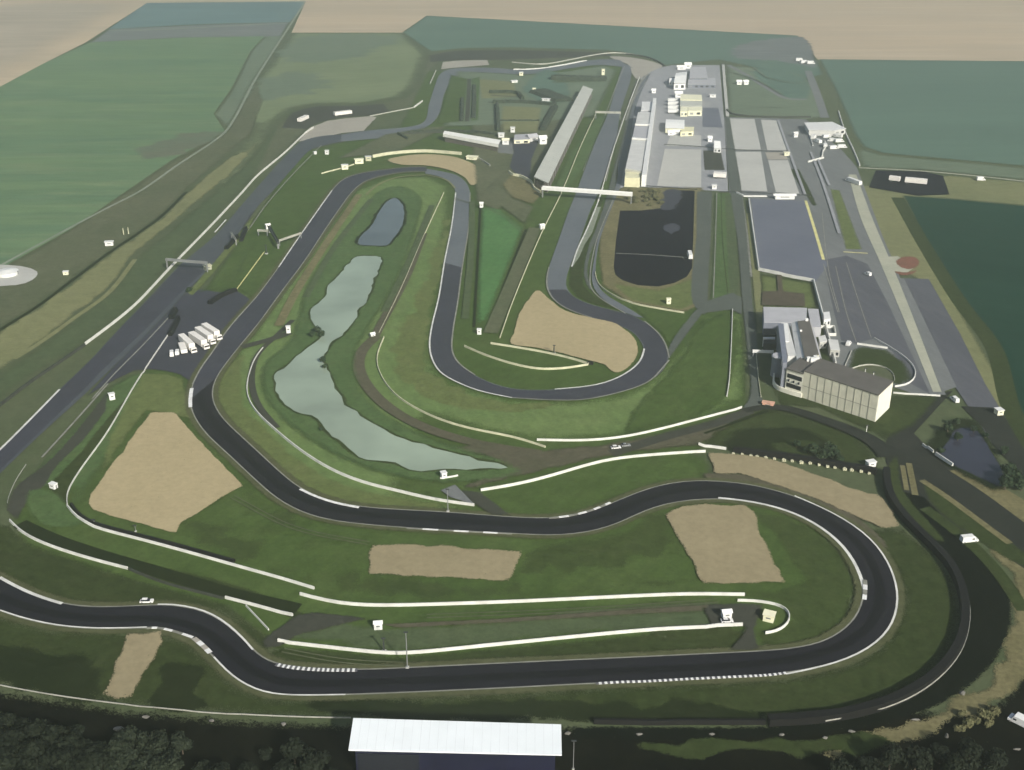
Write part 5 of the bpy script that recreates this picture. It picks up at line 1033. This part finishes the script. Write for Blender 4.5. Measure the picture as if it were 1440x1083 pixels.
# white canopy with parked vehicles at the north-east corner
rt = block('white curved canopy over the vehicle compound at the right paddock corner', [(1132,173),(1170,172),(1189,181),(1174,184),(1138,183)], 5, 'roof_grey', 'white', 'canopy', 'canopy')
CG = 'white vehicles packed under the compound canopy'
for k, (x, y, a, lb) in enumerate(((1144,191,60,'leftmost'), (1150,197,110,'tilted lower left'), (1162,190,20,'upper middle'), (1170,195,160,'middle right'), (1180,196,10,'right hand'), (1184,204,5,'lower right'), (1172,206,15,'bottom middle'), (1178,189,140,'upper right'), (1160,203,80,'lower left'))):
    van(lb + ' white van in the crowded compound below the canopy', (x, y + 4), R(a), L=8, w=3.2, h=3, group=CG)
wall('white kinked wall at the lower side of the vehicle compound', [(1160,200),(1161,208),(1157,214),(1156,221)], 1.4, 1.2, sm=False); wall('white slanted wall reaching left from the vehicle compound', [(1136,229),(1158,223)], 1.4, 1.2, sm=False); wall('pale wall down the right side of the vehicle compound', [(1179,157),(1188,185),(1202,216),(1209,234)], 1.3, 1.0, rounds=0); wall('thin pale wall down the left side of the vehicle compound', [(1133,176),(1143,206)], 1.2, .8, sm=False)
for k, (x, y, a, lb) in enumerate(((1124,86,0,'left'), (1130,89,20,'middle'), (1140,90,0,'right'))): van(lb + ' white van of three at the far right paddock tip', (x, y), R(a), L=9, w=4, h=3.5, group='vans at the far right paddock tip')
van('white bus at the top of the concrete strip', (1200,258), R(115), L=16, w=3, h=3.2, name='bus', cat='bus')
# tents at the tarmac lot by the long grandstand
hut('tall white pointed tent beside the long grandstand', (763,203), 6, 6, 5, .2, 'white_pvc', 'white_pvc', None, 'tent', 'tent', True); block('pale grey low building with cream end beside the pointed tent', [(724,190),(744,189),(745,196),(723,197)], 4, 'cream', 'roof_lilac'); hut('grey-white tent left of the tall pointed tent', (748,199), 8, 7, 3.5, .5, 'roof_grey', 'roof_lilac', None, 'tent', 'tent', True)
wall('cream stone wall stepping below the tarmac lot to the grandstand end', [(716,244),(722,249),(730,249),(740,254),(747,258),(752,268),(760,273)], 1.8, 1.4, 'barrier_cream', rounds=1)
# ---- club building
def club():
    root = empty('club_building', (0, 0, 0), 0, 'large club building with beige facade, white end wall and stepped grey roofs', 'building')
    bl, br = P(1126.5,559.5), P(1229.5,593.8); hh = rise(1229.5,593.8,556)
    er = P(1247,579); tl = P(1153,509.6, hh)
    br.z = bl.z = er.z = 0
    H1 = hh; fd = (br - bl); n = Vector((-fd.y, fd.x, 0)).normalized()
    rr = P(1255,537, H1); rr.z = 0
    depth = (rr - br); l_top = bl - fd * .07
    back_l = l_top + depth
    m = MB(); m.prism([bl, br, br + depth, bl + depth], -.2, H1); m.build('main_wall', 'facade', root)
    fr = fd.normalized(); out = Vector((fd.y, -fd.x, 0)).normalized()
    m = MB(); e = depth.normalized(); eo = Vector((depth.y, -depth.x, 0)).normalized(); m.prism([br + eo * .02, br + depth + eo * .02, br + depth + eo * .35, br + eo * .35], -.2, H1 + .05); m.build('end_wall', 'facade_white', root)
    lw = bl - fd * .42 + out * 0
    m = MB(); m.prism([bl, br, br + depth, bl + depth][0:1] + [br + eo*.4 + out*.4, br + depth + eo*.4 - out*.3, bl + depth - out*.3 - fd*.0, bl + out*.4][0:4], H1 + .06, H1 + .5); m.build('main_roof', 'roof_brown', root)
    m = MB()
    L = fd.length; k = 10
    rz = math.atan2(fd.y, fd.x)
    for i in range(1, k):
        c = bl.lerp(br, i / k) + out * .06; m.box((c.x, c.y, H1 / 2), (.22, .14, H1 - .2), rz)
    c = bl.lerp(br, .5) + out * .05; m.box((c.x, c.y, H1 * .48), (L - .3, .12, .2), rz)
    m.build('facade_joints', 'joint', root)
    # lower wing with strip windows to the left of the cladding
    H2 = H1 - 1.2; wl = bl - fd * .24; m = MB(); m.prism([wl, bl - fr * .02, bl + depth - fr * .02, wl + depth], -.2, H2); m.build('window_wing', 'facade_white', root)
    m = MB(); m.prism([wl + out*.5, bl + out*.5 - fr*.03, bl + depth - fr*.03, wl + depth], H2 + .01, H2 + .5); m.build('wing_roof', 'roof_brown', root)
    for zz in (H2 * .75, H2 * .36):
        c = wl.lerp(bl, .5) + out * .05; m = MB(); m.box((c.x, c.y, zz), (fd.length * .24 * .86, .14, H2 * .17), rz); m.build('window', 'window', root)
    for i in range(3):
        c = wl.lerp(bl, .2 + .3 * i) + out * .1; m = MB(); m.cyl((c.x, c.y, H2 * .56), .7, .1, 12, axis='y'); m.build('round_window', 'window', root)
    # curved forecourt wall
    pts = [P(1088,530), P(1088,543), P(1094,549), P(1110,555), P(1127,560)]
    bm = run_mesh(catmull(pts, False, 1.0), 2.2, .8, .9); me = bpy.data.meshes.new('forecourt_wall'); bm.to_mesh(me); bm.free(); link('forecourt_wall', me, M['facade_white'], root)
    # blue grey stair tower, tank and rear wings
    q = quad([(1094,455),(1102,455),(1107,502),(1100,504)], H1 - 1); m = MB(); m.prism(q, -.2, H1 - 1); m.build('link_block', 'bluegrey', root)
    q = quad([(1101,502),(1107,502),(1107,510),(1101,510)], H1 + 1.5); m = MB(); m.prism(q, -.2, H1 + 1.5); m.build('stair_tower', 'bluegrey', root)
    c = P(1093,528); m = MB(); m.cyl((c.x, c.y, 0), 3.4, H1 - 3, 24); m.build('round_tower', 'bluegrey', root)
    m = MB(); m.cyl((c.x, c.y, H1 - 3), 3.7, .5, 24, r2=3.2); m.build('round_tower_roof', 'roof_lilac', root)
    q = quad([(1098.5,454),(1108,454),(1120,500),(1108,501)], H1 - 1.5); m = MB(); m.prism(q, -.2, H1 - 1.5); m.build('white_wing', 'roof_grey', root)
    q = quad([(1099,454),(1107,454),(1110,480),(1101,480)], H1 - 1.1); m = MB(); m.prism(q, H1 - 1.49, H1 - 1.1); m.build('white_roof_panel', 'white', root)
    q = quad([(1113,452),(1121,450),(1131,503),(1121,504)], H1 - .4); m = MB(); m.prism(q, -.2, [H1 - 1.4, H1 - .2, H1 - .2, H1 - 1.4]); m.build('sloped_roof', 'roof_grey', root)
    q = quad([(1121.3,452),(1138,450),(1152,500),(1131.5,504)], H1); m = MB(); m.prism(q, -.2, H1); m.build('central_wing', 'facade', root)
    cc = sum(q, Vector()) / 4; m = MB(); m.prism([cc + (v - cc) * .97 for v in q], H1 + .01, H1 + .4); m.build('central_roof', 'roof_brown', root)
    q = quad([(1138.5,450),(1141,450),(1156,506),(1152.5,502)], H1 - .6); m = MB(); m.prism(q, -.2, H1 - .6); m.build('gutter_block', 'roof_lilac', root)
    q = quad([(1073,432),(1135,433.5),(1134,455),(1074,454)], 7); m = MB(); m.prism(q, -.2, 7); m.build('rear_block', 'bluegrey', root)
    cc = sum(q, Vector()) / 4; m = MB(); m.prism([cc + (v - cc) * .985 for v in q], 7.01, 7.3); m.build('rear_roof', 'roof_lilac', root)
    q = quad([(1136,434),(1151,434.5),(1155,460),(1141,460)], 6); m = MB(); m.prism(q, -.2, 6); m.build('rear_annex', 'roof_lilac', root)
    for (x, y, r) in ((1137,507,.9), (1143,508,1.2), (1149,507,.9), (1146,505,.8)):
        c = P(x, y, H1 - .5); m = MB(); m.box((c.x, c.y, H1 + .2), (r * 2, r * 1.6, 2.2)); m.build('roof_unit', 'white', root)
    c = P(1126,467, H1); m = MB(); m.box((c.x, c.y, H1 + .8), (1.0, .8, .8)); m.build('roof_unit', 'white', root)
    c = P(1134,452, H1); m = MB(); m.box((c.x, c.y, H1 + .8), (1.4, 1.4, 1.6)); m.build('roof_unit', 'white', root)
    for (x, y) in ((1074,462), (1074,474)):
        q = quad([(x, y), (x + 17, y), (x + 18, y + 9), (x, y + 9)], 4); m = MB(); m.prism(q, -.2, 4); m.build('side_annex', 'dark', root)
    q = quad([(1073,474),(1090,474),(1090,476),(1073,476)], 4.6); m = MB(); m.prism(q, -.2, 4.6); m.build('annex_parapet', 'roof_grey', root)
club()
sheet('brown_sheet', [(1072,412),(1095,411),(1098,408),(1103,412),(1131,415),(1132,433),(1071,431)], 'sheet_brown', sm=False)  # dark brown sheet behind the rear block
sheet('brown_sheet', [(1092,388),(1099,389),(1101,413),(1094,412)], 'sheet_brown', sm=False)
block('small white building beside the corner wall of the club terrace', [(1158,440),(1166,439),(1168,449),(1159,450)], 4, 'white', 'white'); block('pale block on the paddock side of the club terrace wall', [(1165,478),(1178,479),(1181,493),(1168,492)], 4, 'concrete', 'roof_grey'); block('smaller pale block between club roof and terrace wall', [(1151,474),(1160,472),(1163,480),(1153,482)], 4, 'concrete', 'roof_grey')
wall('white frame wall beside the small white building', [(1151,462),(1173,462),(1175,473),(1162,473)], 1.6, .7, sm=False)
# ---- trees
def crown_mesh(seed, r, h, leaf=.55, n=900, squash=.8):
    rd = random.Random(seed); vs, fs = [], []
    lobes = [(Vector((rd.uniform(-.5, .5) * r, rd.uniform(-.5, .5) * r, h * rd.uniform(.42, .82))), r * rd.uniform(.38, .62)) for _ in range(9)] + [(Vector((0, 0, h * .62)), r * .7)]
    for i in range(n):
        c, rr = lobes[rd.randrange(len(lobes))]
        d = Vector((rd.gauss(0, 1), rd.gauss(0, 1), rd.gauss(0, 1))).normalized(); d.z *= squash
        p = c + d * rr * rd.uniform(.72, 1.08)
        nrm = (d + Vector((rd.gauss(0, .4), rd.gauss(0, .4), rd.gauss(0, .4) + .3))).normalized()
        t = nrm.orthogonal().normalized(); b = nrm.cross(t); a = rd.uniform(0, 6.28); u = t * math.cos(a) + b * math.sin(a); w2 = nrm.cross(u); s = leaf * rd.uniform(.6, 1.3)
        k = len(vs); vs += [p + u * s, p + w2 * s * .7 + nrm * .12 * s, p - u * s, p - w2 * s * .7 - nrm * .1 * s]; fs.append((k, k + 1, k + 2, k + 3))
    me = bpy.data.meshes.new('crown'); me.from_pydata([tuple(v) for v in vs], [], fs); return me
def trunk_mesh(seed, r, h):
    rd = random.Random(seed); m = MB(); m.cyl((0, 0, -.2), .32, h * .6, 9, r2=.14)
    for k in range(5):
        a = rd.uniform(0, 6.28); z = h * rd.uniform(.25, .5); L = r * .6
        q = MB(); q.bm.free(); d = Vector((math.cos(a), math.sin(a), .9)).normalized(); t = d.orthogonal().normalized(); b = d.cross(t); ra, rb = [], []
        for i in range(6):
            th = i * math.pi / 3; o = t * math.cos(th) + b * math.sin(th)
            ra.append(m.bm.verts.new(Vector((0, 0, z)) + o * .12)); rb.append(m.bm.verts.new(Vector((0, 0, z)) + d * L + o * .04))
        for i in range(6): m.bm.faces.new((ra[i], ra[(i+1) % 6], rb[(i+1) % 6], rb[i]))
        m.bm.faces.new(rb)
    bmesh.ops.recalc_face_normals(m.bm, faces=m.bm.faces[:]); me = bpy.data.meshes.new('trunk'); m.bm.to_mesh(me); m.bm.free(); return me
def proto(name, seed, r, h, leaf, n, mat, lod=None):
    cm = crown_mesh(seed, r, h, leaf, n); cm.materials.append(M[mat]); tm = trunk_mesh(seed, r, h); tm.materials.append(M['bark']); return (name, cm, tm)
def plant(pr, at, s, label, cat, group, rz=None):
    p = G(*at); root = empty(pr[0], p, random.uniform(0, 6.28), label, cat, group); root.scale = (s, s, s * random.uniform(.85, 1.15))
    a = bpy.data.objects.new('crown', pr[1]); C.objects.link(a); a.parent = root
    b = bpy.data.objects.new('trunk', pr[2]); C.objects.link(b); b.parent = root
    return root
DK = [proto('dark_tree', 10 + i, 4.2, 8.5, .55, 1100, 'leaf_dark') for i in range(4)]
MD = [proto('broadleaf_tree', 30 + i, 4.0, 8.0, .5, 1200, 'leaf_mid') for i in range(3)]
PD = [proto('bush', 50 + i, 2.6, 4.2, .4, 600, 'leaf_pond') for i in range(3)]
OL = [proto('bush', 70 + i, 2.8, 3.2, .5, 500, 'leaf_olive') for i in range(2)]
rd = random.Random(5)
cnt = 0
for row, y in enumerate((1032, 1048, 1063, 1080, 1098, 1118)):
    x = -12 + (row % 2) * 12
    while x < 262:
        lim = 70 + row * 45 if row < 4 else 262
        xx, yy = x + rd.uniform(-6, 6), y + rd.uniform(-6, 6)
        right = 150 < xx < 262 and yy > 1052
        if xx < lim or right:
            if right: plant(rd.choice(MD), (xx, yy), rd.uniform(.6, .95), 'grey-green leafy tree in the clump at the lower left edge of the picture', 'tree', 'grey-green trees in the lower left clump')
            else: plant(rd.choice(DK), (xx, yy), rd.uniform(.65, 1.1), 'very dark tree in the wood at the lower left corner', 'tree', 'dark trees in the lower left wood')
            cnt += 1
        x += rd.uniform(22, 30)
for (x, y, s) in ((415,1075,.9), (445,1095,1.0), (398,1100,.9), (470,1110,.9), (350,1100,.8), (310,1105,.8), (285,1092,.7), (375,1070,.5)): plant(rd.choice(DK), (x, y), s, 'dark tree left of the navy grandstand back at the bottom edge', 'tree', 'dark trees by the navy grandstand back')
for (x, y, s) in ((1250,1083,.9), (1285,1088,1.0), (1320,1075,.8), (1360,1080,1.0), (1395,1088,.9), (1220,1095,.9), (1180,1100,.8), (1340,1095,.9)): plant(rd.choice(DK), (x, y), s, 'dark tree along the bottom edge at the right corner', 'tree', 'dark trees at the lower right corner')
for (x, y, s) in ((1348,1030,.6), (1360,1022,.7), (1371,1017,.6), (1384,1010,.8), (1397,1004,.7), (1390,1022,.6), (1352,1008,.5)): plant(rd.choice(OL), (x, y), s, 'dry olive bush beside the dark ground in the lower right corner', 'bush', 'olive bushes in the lower right corner')
for (x, y, s) in ((1346,622,.8), (1369,610,.7), (1385,618,.6), (1410,640,.8), (1415,668,1.2), (1424,682,1.5), (1436,690,1.3), (1412,690,1.2), (1322,640,.7), (1332,610,.9), (1345,600,.7)): plant(rd.choice(PD), (x, y), s, 'dark green bush on the bank of the slate pond', 'bush', 'bushes around the slate pond')
for (x, y, s) in ((1136,638,1.0), (1146,642,1.1), (1160,645,1.2), (1166,640,1.3), (1172,646,1.0), (1120,630,.7), (1180,652,.8), (1154,650,.8)): plant(rd.choice(PD), (x, y), s, 'dark bush on the hill behind the tyre bundles', 'bush', 'bushes on the hill behind the tyre bundles')
for (x, y, s) in ((446,470,.9), (452,476,.8), (440,476,.7), (455,512,.7), (457,520,.6), (452,608,.4)): plant(rd.choice(PD), (x, y), s, 'green bush on the bank at the narrows of the pale pond', 'bush', 'bushes at the narrows of the pale pond')
for k in range(26): plant(rd.choice(OL), (rd.uniform(884,930), rd.uniform(268,296)), rd.uniform(.5, .9), 'pale olive bush in the scrub behind the dark car park', 'bush', 'olive scrub bushes behind the dark car park')
plant(PD[0], (266,412), .8, 'lone green bush on the tarmac edge by the left straight', 'bush', None)
# ------------------------------------------------------------------ light, air
az, el = math.atan2(.5, -.87), R(30)
sd = Vector((math.sin(az) * math.cos(el), math.cos(az) * math.cos(el), math.sin(el)))
ld = bpy.data.lights.new('sun', 'SUN'); ld.energy = 5.0; ld.angle = R(3.0); ld.color = (1.0, .95, .86)
lo = bpy.data.objects.new('sun', ld); C.objects.link(lo); lo.rotation_euler = (-sd).to_track_quat('-Z', 'Y').to_euler(); lo.location = (0, -200, 1500)
w = bpy.data.worlds.new('World'); sc.world = w; w.use_nodes = True
nt = w.node_tree; bg = nt.nodes['Background']; sky = nt.nodes.new('ShaderNodeTexSky'); sky.sky_type = 'NISHITA'; sky.sun_disc = False
sky.sun_elevation = el; sky.sun_rotation = az; sky.altitude = 200; sky.dust_density = 2.5
nt.links.new(sky.outputs[0], bg.inputs[0]); bg.inputs[1].default_value = .085
bm = bmesh.new(); bmesh.ops.create_cube(bm, size=1)
for v in bm.verts: v.co = Vector((v.co.x * 10400, v.co.y * 10400 + 4600, -1 + (v.co.z + .5) * 262))
me = bpy.data.meshes.new('haze'); bm.to_mesh(me); bm.free()
hz = link('haze', me); hz['kind'] = 'stuff'
m = bpy.data.materials.new('haze'); m.use_nodes = True; nt = m.node_tree
for n in list(nt.nodes):
    if n.type != 'OUTPUT_MATERIAL': nt.nodes.remove(n)
v = nt.nodes.new('ShaderNodeVolumePrincipled'); v.inputs['Color'].default_value = (.93, 1.0, .92, 1); v.inputs['Density'].default_value = .00032; v.inputs['Anisotropy'].default_value = .72
nt.links.new(v.outputs[0], [n for n in nt.nodes if n.type == 'OUTPUT_MATERIAL'][0].inputs['Volume'])
me.materials.append(m)
sc.view_settings.view_transform = 'Standard'; sc.view_settings.look = 'None'; sc.view_settings.exposure = 0.38; sc.view_settings.gamma = 1.0
sc.cycles.max_bounces = 6; sc.cycles.transparent_max_bounces = 24; sc.cycles.volume_bounces = 1
